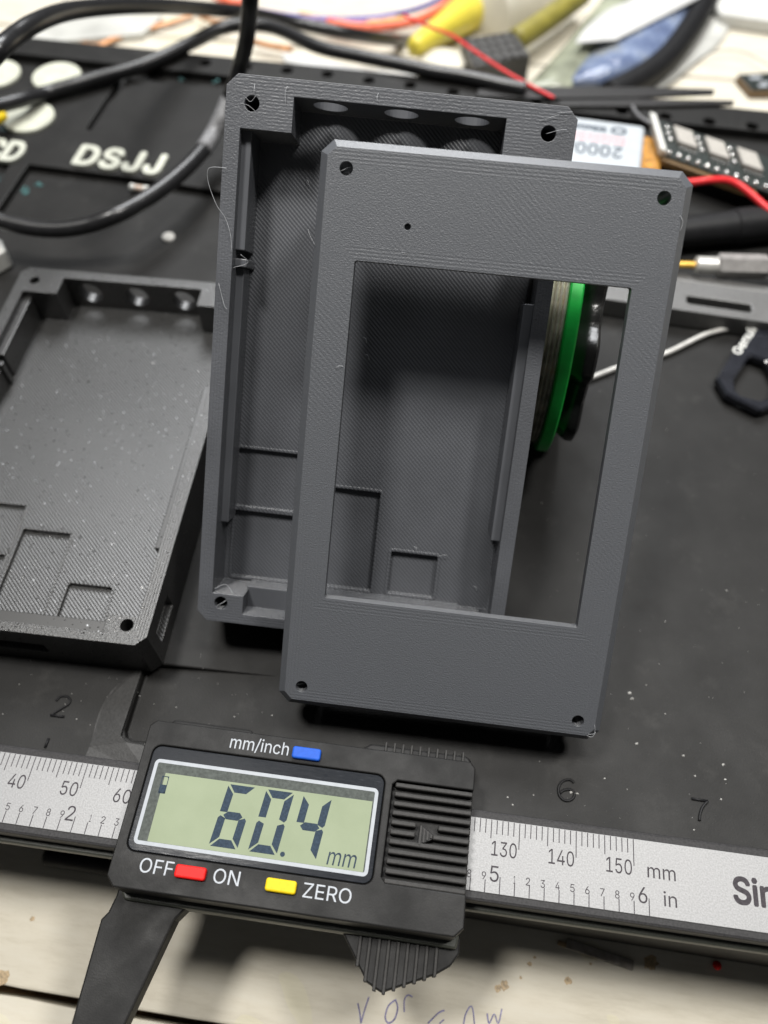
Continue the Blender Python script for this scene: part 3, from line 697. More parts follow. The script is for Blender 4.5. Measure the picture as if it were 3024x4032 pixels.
Mb().box(-22.4, 22.4, -49.6, -47.8, -10.6, -2.0).build('lower_wall', 'lid', cover, bevel=0.2)
for pts in ([(-26.7, 45.0, -0.6), (-25.6, 45.6, -0.9), (-24.6, 46.0, -0.7)], [(-26.3, 44.9, -1.5), (-25.5, 45.1, -1.6), (-25.2, 44.5, -1.5)], [(-26.8, -45.9, -0.7), (-25.0, -45.5, -0.9)], [(-23.1, 13.6, -0.2), (-24.0, 13.7, 0.5), (-24.6, 13.3, 0.2)],
            [(-29.9, 33.0, -0.6), (-30.9, 34.6, -0.3), (-31.2, 35.4, -0.2)], [(27.9, -48.2, 0.1), (29.0, -47.8, 0.2), (28.8, -46.2, 0.1)], [(27.2, -48.4, -0.3), (28.6, -48.6, 0.2), (29.2, -47.6, 0.1)], [(29.0, 40.6, 0.0), (29.2, 42.0, 0.2), (28.6, 43.0, 0.1)], [(-15.4, 33.2, 0.02), (-14.2, 33.1, 0.04)]):
    strand(cover, None, pts, 0.035)

# ================================================================== THE DIGITAL CALIPER
CR = -0.134
CF = frame((-104.624, 46.978, 0), rz(CR))
cal = empty('caliper', CF, 'black digital caliper with silver scale, its green display reading 60.4 mm', 'caliper')
BT = 12.5
bm_ = Mb().prism([(60.9, -18.6), (62.4, -20.2), (119.6, -20.2), (121.1, -18.7), (121.1, 7.2), (120.2, 8.3), (61.9, 8.3), (60.9, 7.3)], 1.2, BT).mesh('body')
cuts = [Mb().prism(rounded(62.7, 105.3, -14.3, 3.9, 1.6), BT-0.55, BT+3), Mb().prism([(106.7, -12.7), (107.5, -13.6), (122, -13.6), (122, 3.3), (107.5, 3.3), (106.7, 2.5)], BT-1.9, BT+3)]
bm_ = boolean(bm_, cuts); bm_.materials.append(M['cal'])
link('body', bm_, cal, bevel=0.75, segs=3, angle=50)
Mb().prism(rounded(62.85, 105.15, -14.15, 3.75, 1.5), BT-0.6, BT-0.12).build('display_window', 'window', cal, bevel=0.1)
outline(Mb(), 63.7, 104.4, -13.1, 1.45, 0.9, 0.62, BT-0.3, BT-0.06).build('display_border', 'bezel', cal)
Mb().box(64.2, 103.9, -12.6, 0.95, BT-0.3, BT-0.10).build('display_shade', 'lcd_shade', cal)  # dark plane painted as the shadow between border and LCD
Mb().box(66.1, 103.55, -12.45, -0.85, BT-0.3, BT-0.075).build('display_glass', 'lcd', cal)
ZS = BT-0.05
def seg7(name, x, on, wd=5.0, top=-1.25, bot=-11.75, t=1.32, g=0.13):
    H = top-bot; sh = lambda px, py: (x+px+(py)*0.105, bot+py)
    mid = H/2; b = Mb(); h = t/2
    def pol(pts): b.prism([sh(*q) for q in pts], ZS-0.02, ZS)
    w0, w1 = h, wd-h
    def hseg(y, kind):
        if kind == 0: pol([(w0+g, y), (w0+g+h, y+h), (w1-g-h, y+h), (w1-g, y), (w1-g-h, y-h), (w0+g+h, y-h)])
        elif kind > 0: pol([(g+0.15, H), (wd-g-0.15, H), (wd-t-g, H-t), (t+g, H-t)])
        else: pol([(g+0.15, 0), (wd-g-0.15, 0), (wd-t-g, t), (t+g, t)])
    def vseg(left, upper):
        y0, y1 = (mid+g, H-g-0.15) if upper else (g+0.15, mid-g)
        if left:
            pol([(0, y0+(0.0 if not upper else h*0.6)), (0, y1), (t, y1-t if upper else y1-h*0.6), (t, y0+h*0.6 if upper else y0+t)] if upper else [(0, y0), (0, y1-h*0.6), (h*0.5, y1), (t, y1-h*0.6), (t, y0+t)])
        else:
            pol([(wd, y1), (wd, y0+h*0.6), (wd-h*0.5, y0), (wd-t, y0+h*0.6), (wd-t, y1-t)] if upper else [(wd, y0), (wd, y1-h*0.6), (wd-h*0.5, y1), (wd-t, y1-h*0.6), (wd-t, y0+t)])
    if 'a' in on: hseg(H, 1)
    if 'g' in on: hseg(mid, 0)
    if 'd' in on: hseg(0, -1)
    if 'f' in on: vseg(True, True)
    if 'e' in on: vseg(True, False)
    if 'b' in on: vseg(False, True)
    if 'c' in on: vseg(False, False)
    return b.build(name, 'segment', cal)
seg7('lcd_digit', 76.7, 'afgecd'); seg7('lcd_digit', 83.55, 'abcdef'); seg7('lcd_digit', 90.3, 'fgbc')
Mb().cyl((89.55, -11.45, ZS-0.02), (0, 0, 1), 0.42, 0.02, 14).build('lcd_point', 'segment', cal)
text('unit_text', 'mm', 97.2, 102.2, -12.05, ZS, 'segment', cal, height=2.75, shear=0.12, depth=0.02)
b = Mb(); outline(b, 65.7, 66.95, -4.4, -1.4, 0.05, 0.12, ZS-0.02, ZS, 1); b.box(65.8, 66.85, -4.3, -2.9, ZS-0.02, ZS)
b.build('battery_icon', 'segment', cal)
for nm, x0, x1, y0, y1, m_ in (('button', 88.0, 93.2, 4.6, 6.75, 'blue'), ('button', 72.25, 77.55, -17.45, -15.35, 'red'), ('button', 87.75, 92.95, -17.5, -15.4, 'yellow')):
    o = Mb().prism(rounded(x0, x1, y0, y1, 0.45, 3), BT-0.5, BT+1.0).build(nm, m_, cal, bevel=0.35, segs=3)
    o['label'] = {'blue': 'blue unit button', 'red': 'red power button', 'yellow': 'yellow zero button'}[m_]
    outline(Mb(), x0-0.16, x1+0.16, y0-0.16, y1+0.16, 0.5, 0.2, BT-0.1, BT+0.03, 3).build('button_gap', 'matte_black', cal)
text('printed_word', 'mm/inch', 76.4, 87.2, 5.05, BT+0.03, 'white_ink', cal, height=2.25)
text('printed_word', 'OFF', 66.0, 71.75, -17.35, BT+0.03, 'white_ink', cal, height=2.25)
text('printed_word', 'ON', 78.75, 83.2, -17.35, BT+0.03, 'white_ink', cal, height=2.25)
text('printed_word', 'ZERO', 94.1, 102.2, -17.55, BT+0.03, 'white_ink', cal, height=2.25)
# finger grip
for k in range(11):
    y = 2.65-k*1.585
    spans = [(107.2, 121.0)]
    if k in (4, 5): spans = [(107.2, 111.6), (115.4 if k == 4 else 114.6, 121.0)]
    for x0, x1 in spans:
        Mb().box(x0, x1, y-0.50, y+0.36, BT-2.1, BT-0.12).build('grip_rib', 'cal_rib', cal, bevel=0.22)
Mb().prism([(112.0, -7.2), (115.4, -5.3), (112.3, -3.4)], BT-2.1, BT-0.35).build('grip_arrow', 'cal', cal, bevel=0.1)
for k in range(4):
    x = 112.35+k*0.62; hw = 1.55-k*0.42
    Mb().box(x, x+0.3, -5.3-hw, -5.3+hw, BT-0.5, BT+0.04).build('arrow_line', 'cal_rib', cal)
# upper edge pieces
Mb().prism([(100.2, 8.0), (120.6, 8.0), (120.6, 9.8), (119.8, 10.6), (101.6, 10.6), (100.2, 9.6)], 3.2, 7.6).build('thumb_bar', 'cal', cal, bevel=0.4)
for k in range(10):
    x = 104.5+k*1.61; Mb().box(x-0.22, x+0.22, 8.4, 11.15, 3.5, 8.1).build('thumb_bar_rib', 'cal_rib', cal, bevel=0.12)
Mb().prism([(62.2, 8.0), (79.4, 8.0), (79.4, 9.6), (78.2, 10.5), (63.4, 10.5), (62.2, 9.4)], 3.2, 6.6).build('upper_edge_bar', 'cal', cal, bevel=0.4)
Mb().prism([(61.0, -19.0), (121.0, -19.0), (120.6, -21.3), (62.6, -21.3)], 0.2, 5.2).build('back_cover', 'olive', cal, bevel=0.4)
# beam and scale
Mb().prism([(-30, 1.35), (240, 1.35), (240, -13.75), (-30, -13.75)], 3.4, 7.75).build('beam', 'beam', cal, bevel=0.5)
Mb().prism([(-30, 0.6), (240, 0.6), (240, -14.75), (-30, -14.75)], 0.2, 3.1).build('beam_back', 'olive', cal, bevel=0.3)
Mb().box(-20, 225, -12.25, -0.12, 7.7, 7.93).build('scale_plate', 'silver', cal, bevel=0.05)
b = Mb(); ZT = 7.95
for k in range(28, 151):
    if 61 < k < 121: continue
    L = 4.4 if k % 10 == 0 else (3.15 if k % 5 == 0 else 2.35)
    b.box(k-0.075, k+0.075, -0.2-L, -0.2, ZT-0.02, ZT)
for k in range(11, 61):
    x = k*2.54
    if 61.5 < x < 120.5: continue
    L = 2.7 if k % 10 == 0 else 2.0
    b.box(x-0.075, x+0.075, -12.2, -12.2+L, ZT-0.02, ZT)
tag(b.build('tick_marks', 'ink', cal), kind='stuff')
def num(s, x1, base, h, name='scale_number'):
    wd = {1: 0.60, 2: 1.28, 3: 1.95}[len(s)]*h*1.0
    if s == '1': wd *= 0.42
    elif s[0] == '1': wd -= 0.14*h
    text(name, s, x1-wd, x1, base, ZT+0.005, 'ink', cal, height=h, depth=0.02)
for k in (30, 40, 50, 60, 130, 140, 150): num(str(k), k-0.35, -6.15, 2.45)
for k in range(12, 61):
    x = k*2.54
    if 60.5 < x < 120.5: continue
    if k % 10 == 0: num(str(k//10), x-0.25, -10.35, 2.55)
    else: num(str(k % 10), x+0.42 if x < 100 else x+0.1, -10.25+(0.2 if x < 100 else 0.05), 1.25)
text('scale_word', 'mm', 152.3, 157.1, -6.15, ZT+0.005, 'ink', cal, height=2.3, depth=0.02)
text('scale_word', 'in', 154.9, 157.1, -10.35, ZT+0.005, 'ink', cal, height=2.3, depth=0.02)
text('scale_word', 'Sin', 166.7, 173.9, -8.2, ZT+0.005, 'ink', cal, height=4.1, bold=0.025, depth=0.02)
# jaw
Mb().prism([(60.8, -18.5), (60.8, -20.6), (60.2, -23.4), (59.3, -24.7), (59.3, -38.2), (59.3, -52), (64.2, -55), (72.0, -23.2), (73.8, -20.8), (73.8, -18.5)], 0.3, 4.2).build('lower_jaw', 'cal', cal, bevel=0.35)
tp = [(100.0, -19.2), (101.2, -21.4), (106.2, -28.0), (108.9, -29.2), (117.6, -25.4), (120.0, -23.8), (121.3, -21.8), (121.3, -19.2)]
Mb().prism(tp, 0.4, 3.6).build('thumb_rest', 'cal', cal, bevel=0.3)
for k in range(9):
    x = 104.3+k*1.64
    yb = -25.6-(x-104.3)*1.25 if x < 106.3 else (-28.2 - 0.45*(x-106.3) if x < 108.9 else -29.2+(x-108.9)*0.445)
    Mb().box(x-0.3, x+0.3, yb-0.35, -20.6, 0.1, 4.05).build('thumb_rib', 'cal_rib', cal, bevel=0.15)

# ================================================================== THINGS ROUND THE ENCLOSURES
# spool standing on its rim beside the tilted shell
yaw = math.radians(-10)
SP = empty('wire_spool', frame((40.0, 128.0, 29.0), rz(math.radians(-10))), 'wire spool with a bright green rim and black lobed knob behind the tilted gray case', 'spool')
ax = (1, 0, 0)
Mb().lathe([(-2.6, 14), (-2.6, 25.7), (-2.3, 26), (-0.3, 26), (0, 25.7), (0, 14)], (0, 0, 0), ax, 96).build('green_rim', 'green', SP, smooth='auto')
b = Mb(); prof = [(-9.0, 12)]
for k in range(7):
    x = -9.0+k*0.92; prof += [(x, 23.9), (x+0.2, 24.5), (x+0.5, 24.65), (x+0.8, 24.4)]
prof += [(-2.62, 23.9), (-2.62, 12)]
b.lathe(prof, (0, 0, 0), ax, 80).build('wire_winding', 'winding', SP, smooth='auto')
Mb().lathe([(-10.8, 10), (-10.6, 28.9), (-9.1, 28.9), (-9.1, 10)], (0, 0, 0), ax, 80).build('black_rim', 'matte_black', SP, smooth='auto')
def lobed(r0, r1, n, k=96):
    return [((r0+r1)/2+(r1-r0)/2*max(-1, min(1, 1.6*math.cos(n*2*math.pi*i/k+0.9))))for i in range(k)]
b = Mb(); k = 120; v = []; f = []
rows = ((0.02, -3.0), (2.0, -1.2), (3.0, -0.6), (4.4, -0.6), (5.0, -1.6), (5.1, -9))
for d, dr in rows:
    rr = lobed(20.5, 24.3, 7, k); v += [(d, (r+dr)*math.cos(2*math.pi*i/k), (r+dr)*math.sin(2*math.pi*i/k)) for i, r in enumerate(rr)]
for j in range(len(rows)-1): f += [(j*k+i, j*k+(i+1) % k, (j+1)*k+(i+1) % k, (j+1)*k+i) for i in range(k)]
f += [list(range(k))[::-1], [(len(rows)-1)*k+i for i in range(k)]]
b.add(v, f).build('lobed_knob', 'knob', SP, smooth='auto')

# thick black cables: centre line in the air, depth from the cable's own thickness
CD = 4.6
def cable(name, pts, m, label, r=CD/2, cat='cable', low=None):
    P = [at_depth(u, v, r*2*FPX/wpx) for u, v, wpx in pts]
    if low is not None: P = [q if q.z > low else at(u, v, low) for q, (u, v, wpx) in zip(P, pts)]
    o = Mb().tube(P, r, n=14, smooth=8).build(name, m, smooth=True)
    return tag(o, label, cat)
cable('thick_cable', [(-70, 268, 76), (0, 193, 76), (60, 142, 74), (130, 95, 72), (230, 54, 68), (340, 34, 64), (480, 24, 60), (640, 24, 56), (800, 34, 52), (940, 46, 50), (1060, 68, 48), (1190, 96, 47), (1320, 122, 47), (1430, 142, 46), (1560, 158, 43), (1640, 158, 40)], 'cable', 'thick black cable arching along the top left edge and ending behind the yellow tip')
cable('thick_cable', [(-80, 436, 58), (0, 416, 57), (90, 392, 56), (181, 366, 54), (280, 338, 52), (380, 308, 50), (480, 283, 48), (570, 254, 46), (680, 206, 45), (784, 154, 44), (870, 112, 43), (950, 98, 43), (1040, 100, 43), (1120, 124, 43), (1250, 184, 43), (1400, 218, 42), (1560, 250, 42), (1700, 280, 41), (1850, 305, 40), (1980, 334, 39), (2070, 352, 38)], 'cable', 'black cable that crosses the round cream pads, then runs on behind the tilted gray case', low=5.4)
ccab = empty('looped_cable', frame((0, 0, 0)), 'black cable loop with a worn gray section, sweeping below the raised letters DSJJ', 'cable')
Pc = [at_depth(u, v, CD*FPX/wpx) for u, v, wpx in [(990, -60, 70), (985, 0, 69), (978, 90, 66), (968, 170, 64), (948, 250, 62), (925, 330, 61), (900, 395, 60), (868, 470, 60), (838, 530, 60), (800, 590, 61), (750, 645, 62), (690, 700, 63), (620, 755, 64), (540, 805, 65), (450, 850, 66), (350, 885, 66), (250, 902, 66), (150, 900, 66), (60, 884, 66), (0, 868, 66), (-80, 838, 66)]]
Pc = [q if q.z > 5.0 else CPOS+(q-CPOS)*((5.0-CAM_H)/(q.z-CAM_H)) for q in Pc]
Mb().tube(Pc[:7], CD/2, n=14, smooth=8).build('cable_run', 'cable', ccab, smooth=True)
Mb().tube(Pc[6:10], CD/2+0.15, n=14, smooth=8).build('worn_section', 'cable_gray', ccab, smooth=True)
Mb().tube(Pc[9:], CD/2, n=14, smooth=8).build('cable_run', 'cable', ccab, smooth=True)

# battery pouch with upside-down print
bq = [at(2225, 452, 9), at(2543, 494, 9), at(2536, 690, 9), at(2200, 650, 9)]
bo = bq[1]; bxd = (bq[0]-bq[1]); brot = math.atan2(bxd.y, bxd.x)
BF = frame((bo.x, bo.y, 0), rz(brot))
bat = empty('battery', BF, 'white flat battery pouch printed upside down with 2000, behind the gray cover', 'battery')
Mb().prism(rounded(0.0, 46, 0, 34, 1.6, 4), 0.5, 9).build('pouch', 'battery', bat, bevel=1.3, segs=4)
Mb().prism([(-6.2, 1.0), (0.6, 0.2), (0.6, 33.5), (-6.2, 33)], 0.4, 6.0).build('taped_end', 'kapton', bat, bevel=0.8, segs=3)
text('printed_number', '2000', 6.2, 20.2, 13.2, 9.03, 'segment', bat, height=5.4, bold=0.01)
text('printed_number', 'm', 20.8, 23.6, 13.2, 9.03, 'segment', bat, height=3.2)
outline(Mb(), 5.6, 10.4, 3.0, 6.6, 1.7, 0.9, 9.0, 9.03).build('printed_ring', 'segment', bat)
b = Mb()
x = 12.0
for k in range(12):
    wd = random.uniform(0.7, 1.3); b.box(x, x+wd, 3.8, 5.8+random.choice((0, 0.5)), 9.0, 9.03); x += wd+0.35
b.build('small_print', 'segment', bat)
b = Mb()
for y0, y1, xs, xe in ((8.2, 9.5, 5.6, 25), (10.6, 11.7, 5.6, 22)):
    x = xs
    while x < xe:
        wd = random.uniform(0.5, 2.6); b.box(x, x+wd, y0, y1, 9.0, 9.03); x += wd+0.5
b.build('red_print', 'red_label', bat)

# circuit board with three gray chips
q0, q1 = at(2561, 452, 9), at(3060, 622, 9)
pr = math.atan2(q1.y-q0.y, q1.x-q0.x)
PF = frame((q0.x, q0.y, 6.5), rz(pr))
pcb = empty('circuit_board', PF, 'narrow black circuit board carrying three gray chips, resting on the case beside the battery', 'circuit board')
dv = at(2604, 597, 9)-q0; Lv = loc_frame(PF)(Vector((dv.x+q0.x, dv.y+q0.y, 6.5)))
DPT = -Lv.y; SKEW = Lv.x/ (Lv.y) if Lv.y else 0
def sk(x, y): return (x+SKEW*y, y)
Mb().prism([sk(0, 0), sk(52, 0), sk(52, -DPT), sk(0, -DPT)], 0.6, 1.9).build('board', 'pcb', pcb, bevel=0.15)
Mb().prism([sk(0.3, -DPT-0.05), sk(30, -DPT-0.05), sk(30, -DPT-1.4), sk(0.3, -DPT-1.4)], -1.0, 1.0).build('board_edge', 'pcb_edge', pcb)
Mb().prism([sk(-0.4, 0.2), sk(1.7, 0.2), sk(1.7, -DPT), sk(-0.4, -DPT)], 0.7, 3.4).build('white_strip', 'white', pcb, bevel=0.3)
for k in range(3):
    x0 = 6.8+k*10.2
    Mb().prism([sk(x0, -2.6), sk(x0+6.2, -2.6), sk(x0+6.2, -9.6), sk(x0, -9.6)], 1.9, 3.6).build('chip', 'chip', pcb, bevel=0.3)
    b = Mb()
    for j in range(4):
        for yy in (-2.2, -10.8):
            xx = x0+0.8+j*1.5; c_ = sk(xx, yy); b.box(c_[0]-0.35, c_[0]+0.35, yy-0.8, yy+0.3, 1.7, 2.7)
    tag(b.build('chip_leg_row', 'solder', pcb), kind='stuff')
    b = Mb()
    for j in range(3):
        c_ = sk(x0-1.9, -3.0-j*2.6); b.lathe([(0, 0.9), (0.7, 0.8), (1.0, 0.3)], (c_[0], c_[1], 1.8), (0, 0, 1), 10)
    b.build('solder_row', 'solder', pcb, smooth=True)
for k in range(11):
    c_ = sk(3.0+k*3.0, -DPT+1.2); Mb().lathe([(0, 1.0), (0.7, 0.85), (1.15, 0.25)], (c_[0], c_[1], 1.85), (0, 0, 1), 10).build('solder_blob', 'solder', pcb, smooth=True)
b = Mb()
c_ = sk(42.5, -DPT+4.6); b.lathe([(0, 2.2), (0.12, 2.2)], (c_[0], c_[1], 1.9), (0, 0, 1), 18)
for j in range(4):
    c_ = sk(42.2, -5.0-j*1.5); b.box(c_[0]-1.6, c_[0]+1.6, c_[1]-0.45, c_[1]+0.45, 1.9, 2.0)
b.build('silkscreen_print', 'white', pcb)
# wires by the board
tag(Mb().tube([at(2660, 724, 14), at(2740, 716, 14), at(2800, 709, 14), at(2860, 710, 13), at(2910, 730, 12), at(2960, 768, 11), at(3010, 812, 10), at(3070, 862, 9)], 1.05, n=12, smooth=8).build('red_wire', 'redwire', smooth=True), 'thick red wire coming out from behind the gray cover', 'wire')
tag(Mb().tube([at(2690, 716, 3), at(2760, 690, 3), at(2830, 668, 4), at(2900, 655, 5)], 0.9, n=10, smooth=6).build('black_wire', 'matte_black', smooth=True), 'short black wire between the gray cover corner and the circuit board', 'wire')
tag(Mb().tube([at(2490, 418, 4), at(2505, 445, 6), at(2530, 468, 8), at(2562, 486, 9)], 0.55, n=8, smooth=6).build('thin_wire', 'cable_gray', smooth=True), 'thin dark gray wire curling down to the white end of the circuit board', 'wire')
tag(Mb().prism([tuple(at(2840, 676, 4)[:2]), tuple(at(3060, 800, 4)[:2]), tuple(at(3060, 720, 4)[:2]), tuple(at(2960, 668, 4)[:2])], 3.0, 4.2).build('board_scrap', 'pcb_edge', bevel=0.2), 'brown board scrap under the circuit board above the red wire', 'board')

# black pen, driver, slotted bar, tag, bare wire
pa, pb_ = at(2600, 925, 5), at(3110, 868, 5)
pen_ = empty('marker_pen', frame(pa), 'matte black round bar lying above the driver at the right edge', 'pen')
dpen = (pb_-pa); Lp = dpen.length
Mb().lathe([(0, 2.6), (1.5, 4.2), (Lp*0.55, 4.6), (Lp*0.56, 5.0), (Lp, 5.0)], (0, 0, 0), dpen, 32).build('barrel', 'matte_black', pen_, smooth='auto')
da, db_ = at(2650, 1041, 7), at(3110, 1054, 7)
drv = empty('screwdriver', frame(da), 'steel hexagonal driver with a brass tip, emerging from behind the gray cover at the right', 'screwdriver')
dd = (db_-da).normalized()
Mb().lathe([(0, 0.9), (7.6, 0.9)], (0, 0, 0), dd, 12).build('tip', 'brass', drv, smooth='auto')
Mb().lathe([(5.9, 1.6), (6.3, 2.3), (11.8, 2.3), (11.8, 1.0)], (0, 0, 0), dd, 24).build('collar', 'steel', drv, smooth='auto')
Mb().lathe([(11.5, 2.2), (12.4, 3.3), (25.0, 3.3), (26.2, 2.2)], (0, 0, 0), dd, 6).build('hex_body', 'steel_dark', drv)
Mb().lathe([(26.0, 1.8), (27.2, 1.8), (28.2, 2.6), (34, 2.8)], (0, 0, 0), dd, 24).build('rear_collar', 'steel', drv, smooth='auto')
q0, q1 = at(2560, 1085, 6), at(3100, 1162, 6); brt = math.atan2(q1.y-q0.y, q1.x-q0.x); Lb = (q1-q0).length
bf = frame((q0.x, q0.y, 0), rz(brt))
br = empty('slotted_bar', bf, 'dark gray printed bar with a long slot, lying below the driver at the right', 'printed bar')
Wd = (at(2648, 1213, 6)-at(2660, 1097, 6)).length
bmh = Mb().prism([(-20, 0), (Lb, 0), (Lb, -Wd), (-20, -Wd)], 0.2, 6).mesh('bar')
bmh = boolean(bmh, [Mb().prism(rounded(10.0, Lb-9.5, -Wd*0.74, -Wd*0.49, 0.8, 3), -2, 9)]); bmh.materials.append(M['bracket'])
link('bar', bmh, br, bevel=0.35, angle=50)
Mb().prism([(-20, 1.6), (Lb, 1.4), (Lb, 4.4), (-20, 4.6)], 0.2, 4.6).build('upper_rail', 'bracket', br, bevel=0.6)
for k in range(2): pass
tgz = 3.4
tp_ = [at(u, v, tgz) for u, v in ((3120, 1015), (3024, 1164), (2822, 1484), (2861, 1549), (2996, 1616), (3030, 1604), (3120, 1570))]
hp = [at(u, v, tgz) for u, v in ((2956, 1397), (2926, 1440), (2893, 1492), (2896, 1530), (2922, 1558), (2990, 1576), (3040, 1560), (3055, 1490), (3020, 1420))]
tgm = boolean(Mb().prism([(q.x, q.y) for q in tp_], 0.6, tgz).mesh('tag'), [Mb().prism([(q.x, q.y) for q in hp], -2, 6)])
tgm.materials.append(M['tag'])
tg = empty('tool_tag', frame((0, 0, 0)), 'glossy black eight-sided tag with white lettering, cut off by the right edge', 'tag')
link('plate', tgm, tg, bevel=0.55, segs=1, angle=50)
a0, a1 = at(2913, 1400, tgz), at(3046, 1196, tgz)
text('printed_word', 'Genuine & M', a0.x, a0.x+(a1-a0).length, a0.y, tgz+0.03, 'white', tg, height=2.3, bold=0.02, rot=math.atan2(a1.y-a0.y, a1.x-a0.x))
tag(Mb().tube([at(2270, 1510, 0.9), at(2330, 1487, 0.9), at(2430, 1448, 0.9), at(2530, 1418, 0.9), at(2620, 1392, 1.0), at(2700, 1354, 1.2), at(2770, 1320, 1.4), at(2830, 1302, 1.4), at(2900, 1289, 1.2), at(2990, 1276, 1.0)], 0.72, n=10, smooth=8).build('bare_wire', 'steel', smooth=True), 'bent bare silver wire running behind the gray cover to the tag', 'wire')
# tweezers along the far rim
tz = 4.2
tw = empty('tweezers', frame((0, 0, 0)), 'black tweezers with two flat arms lying on the far rim of the case', 'tweezers')
for nm, pts in (('arm', [(1880, 350), (2100, 340), (2560, 342), (2815, 350), (2812, 364), (2500, 380), (2100, 384), (1880, 374)]), ('arm', [(2200, 392), (2500, 386), (2892, 394), (2890, 406), (2560, 416), (2200, 416)])):
    P = [at(u, v, tz) for u, v in pts]; Mb().prism([(q.x, q.y) for q in P], tz-1.2, tz).build(nm, 'tweezer', tw, bevel=0.3)

# ------------------------------------------------------------------ on the table beyond the case
def on(u, v, z): q = at(u, v, z); return (q.x, q.y)
# printed block
zt = -17.0
blk = Mb().prism([on(1818, 153, zt), on(2024, 122, zt), on(2088, 218, zt), on(1866, 262, zt)], TZ, zt).mesh('block')
kc = []
A0, A1, A2 = Vector((*on(1818, 153, zt), 0)), Vector((*on(2024, 122, zt), 0)), Vector((*on(1866, 262, zt), 0))
pits = Mb()
for i in range(6):
    for j in range(4):
        q = A0+(A1-A0)*((i+0.5)/6)+(A2-A0)*((j+0.5)/4); pits.cyl((q.x, q.y, zt-1.2), (0, 0, 1), 1.15, 3, 8)
blk = boolean(blk, [pits]); blk.materials.append(M['block'])
tag(link('printed_block', blk, bevel=0.3, angle=50), 'small dark printed block with rows of dimples, behind the red wire', 'block')
# bottle with yellow tip
t0, t1 = at_depth(1640, 182, 330), at_depth(1850, 42, 352)
bt = empty('dropper_bottle', frame(t0), 'ivory bottle with a yellow cone tip pointing down left, at the top centre', 'bottle')
da_ = (t1-t0); L = da_.length; da_.normalize()
Mb().lathe([(-3.0, 1.6), (-2.2, 3.2), (-0.6, 3.9), (2, 4.2), (L*0.5, 5.6), (L-2, 7.8), (L-0.5, 7.6), (L+0.6, 6.4)], (0, 0, 0), da_, 32).build('cone_tip', 'tip', bt, smooth='auto')
sd = (at_depth(2070, 20, 372)-at_depth(1850, 48, 352)).normalized()
Mb().lathe([(L-2, 3), (L, 8.5), (L+3, 15), (L+8, 17), (L+60, 17)], (0, 0, 0), (da_+sd*0.5).normalized(), 40).build('bottle_body', 'bottle', bt, smooth='auto')
# white lump below the tip
q = at(1745, 232, -22)
tag(Mb().lathe([(0, 9.5), (5, 10), (7.5, 9.2), (8.5, 7)], (q.x, q.y, TZ), (0, 0, 1), 32).build('ivory_cap', 'bottle', smooth='auto'), 'low round ivory cap under the yellow tip, left of the dark printed block', 'cap')
# mustard strip behind the block
tag(Mb().tube([at(2030, 160, -20), at(2130, 95, -20), at(2290, -20, -20)], 4.6, n=12, smooth=6).build('mustard_tube', 'olive_y', smooth=True), 'mustard yellow tube slanting up to the top edge behind the dark block', 'tube')
# zip bag
def patch(left, right, bulge, z0, nx=18, ny=16):
    Lp = spline([Vector((*l, 0)) for l in left], 8); Rp = spline([Vector((*r, 0)) for r in right], 8); v = []; f = []
    for j in range(ny+1):
        t = j/ny; a = Lp[min(int(t*(len(Lp)-1)), len(Lp)-1)]; c = Rp[min(int(t*(len(Rp)-1)), len(Rp)-1)]
        for i in range(nx+1):
            s_ = i/nx; z = z0+bulge*(math.sin(math.pi*s_)**0.6)*(min(1, t*4)**0.6)
            P = at(a.x+(c.x-a.x)*s_, a.y+(c.y-a.y)*s_, z); v.append((P.x, P.y, P.z))
    for j in range(ny):
        for i in range(nx): k_ = j*(nx+1)+i; f.append((k_, k_+1, k_+nx+2, k_+nx+1))
    return v, f
def solid_patch(name, m, v, f, parent, th=0.6):
    o = Mb().add(v, f).build(name, m, parent, smooth=True)
    md = o.modifiers.new('thickness', 'SOLIDIFY'); md.thickness = th*S; md.offset = -1
    return o
bag = empty('zip_bag', frame((0, 0, 0)), 'glossy blue zip bag with a white label, lying on the table at the top right', 'bag')
v, f = patch([(2190, 338), (2240, 290), (2330, 190), (2400, 110), (2470, 30), (2560, -60)], [(2440, 342), (2580, 258), (2668, 180), (2750, 70), (2800, -20), (2840, -90)], 7, -27)
solid_patch('pouch', 'bag', v, f, bag)
v, f = patch([(2062, 352), (2110, 300), (2200, 205), (2290, 95), (2360, 10), (2430, -80)], [(2250, 346), (2290, 285), (2350, 190), (2420, 105), (2490, 25), (2570, -60)], 2.0, -24.6)
solid_patch('clear_seal', 'bag_edge', v, f, bag)
v, f = patch([(2262, 172), (2300, 118), (2345, 75), (2400, 35), (2470, 8), (2540, -40)], [(2430, 158), (2440, 152), (2530, 108), (2620, 62), (2730, 5), (2830, -50)], 0.6, -18.5)
solid_patch('label', 'paper', v, f, bag, 0.2)
tag(Mb().tube([at(2400, 372, -24), at(2470, 338, -24), at(2560, 285, -24), at(2640, 215, -24), at(2710, 120, -24), at(2770, 20, -24), at(2810, -60, -24)], 5.2, n=14, smooth=8).build('black_hose', 'matte_black', smooth=True), 'thick black hose curving along the right side of the blue bag', 'hose')
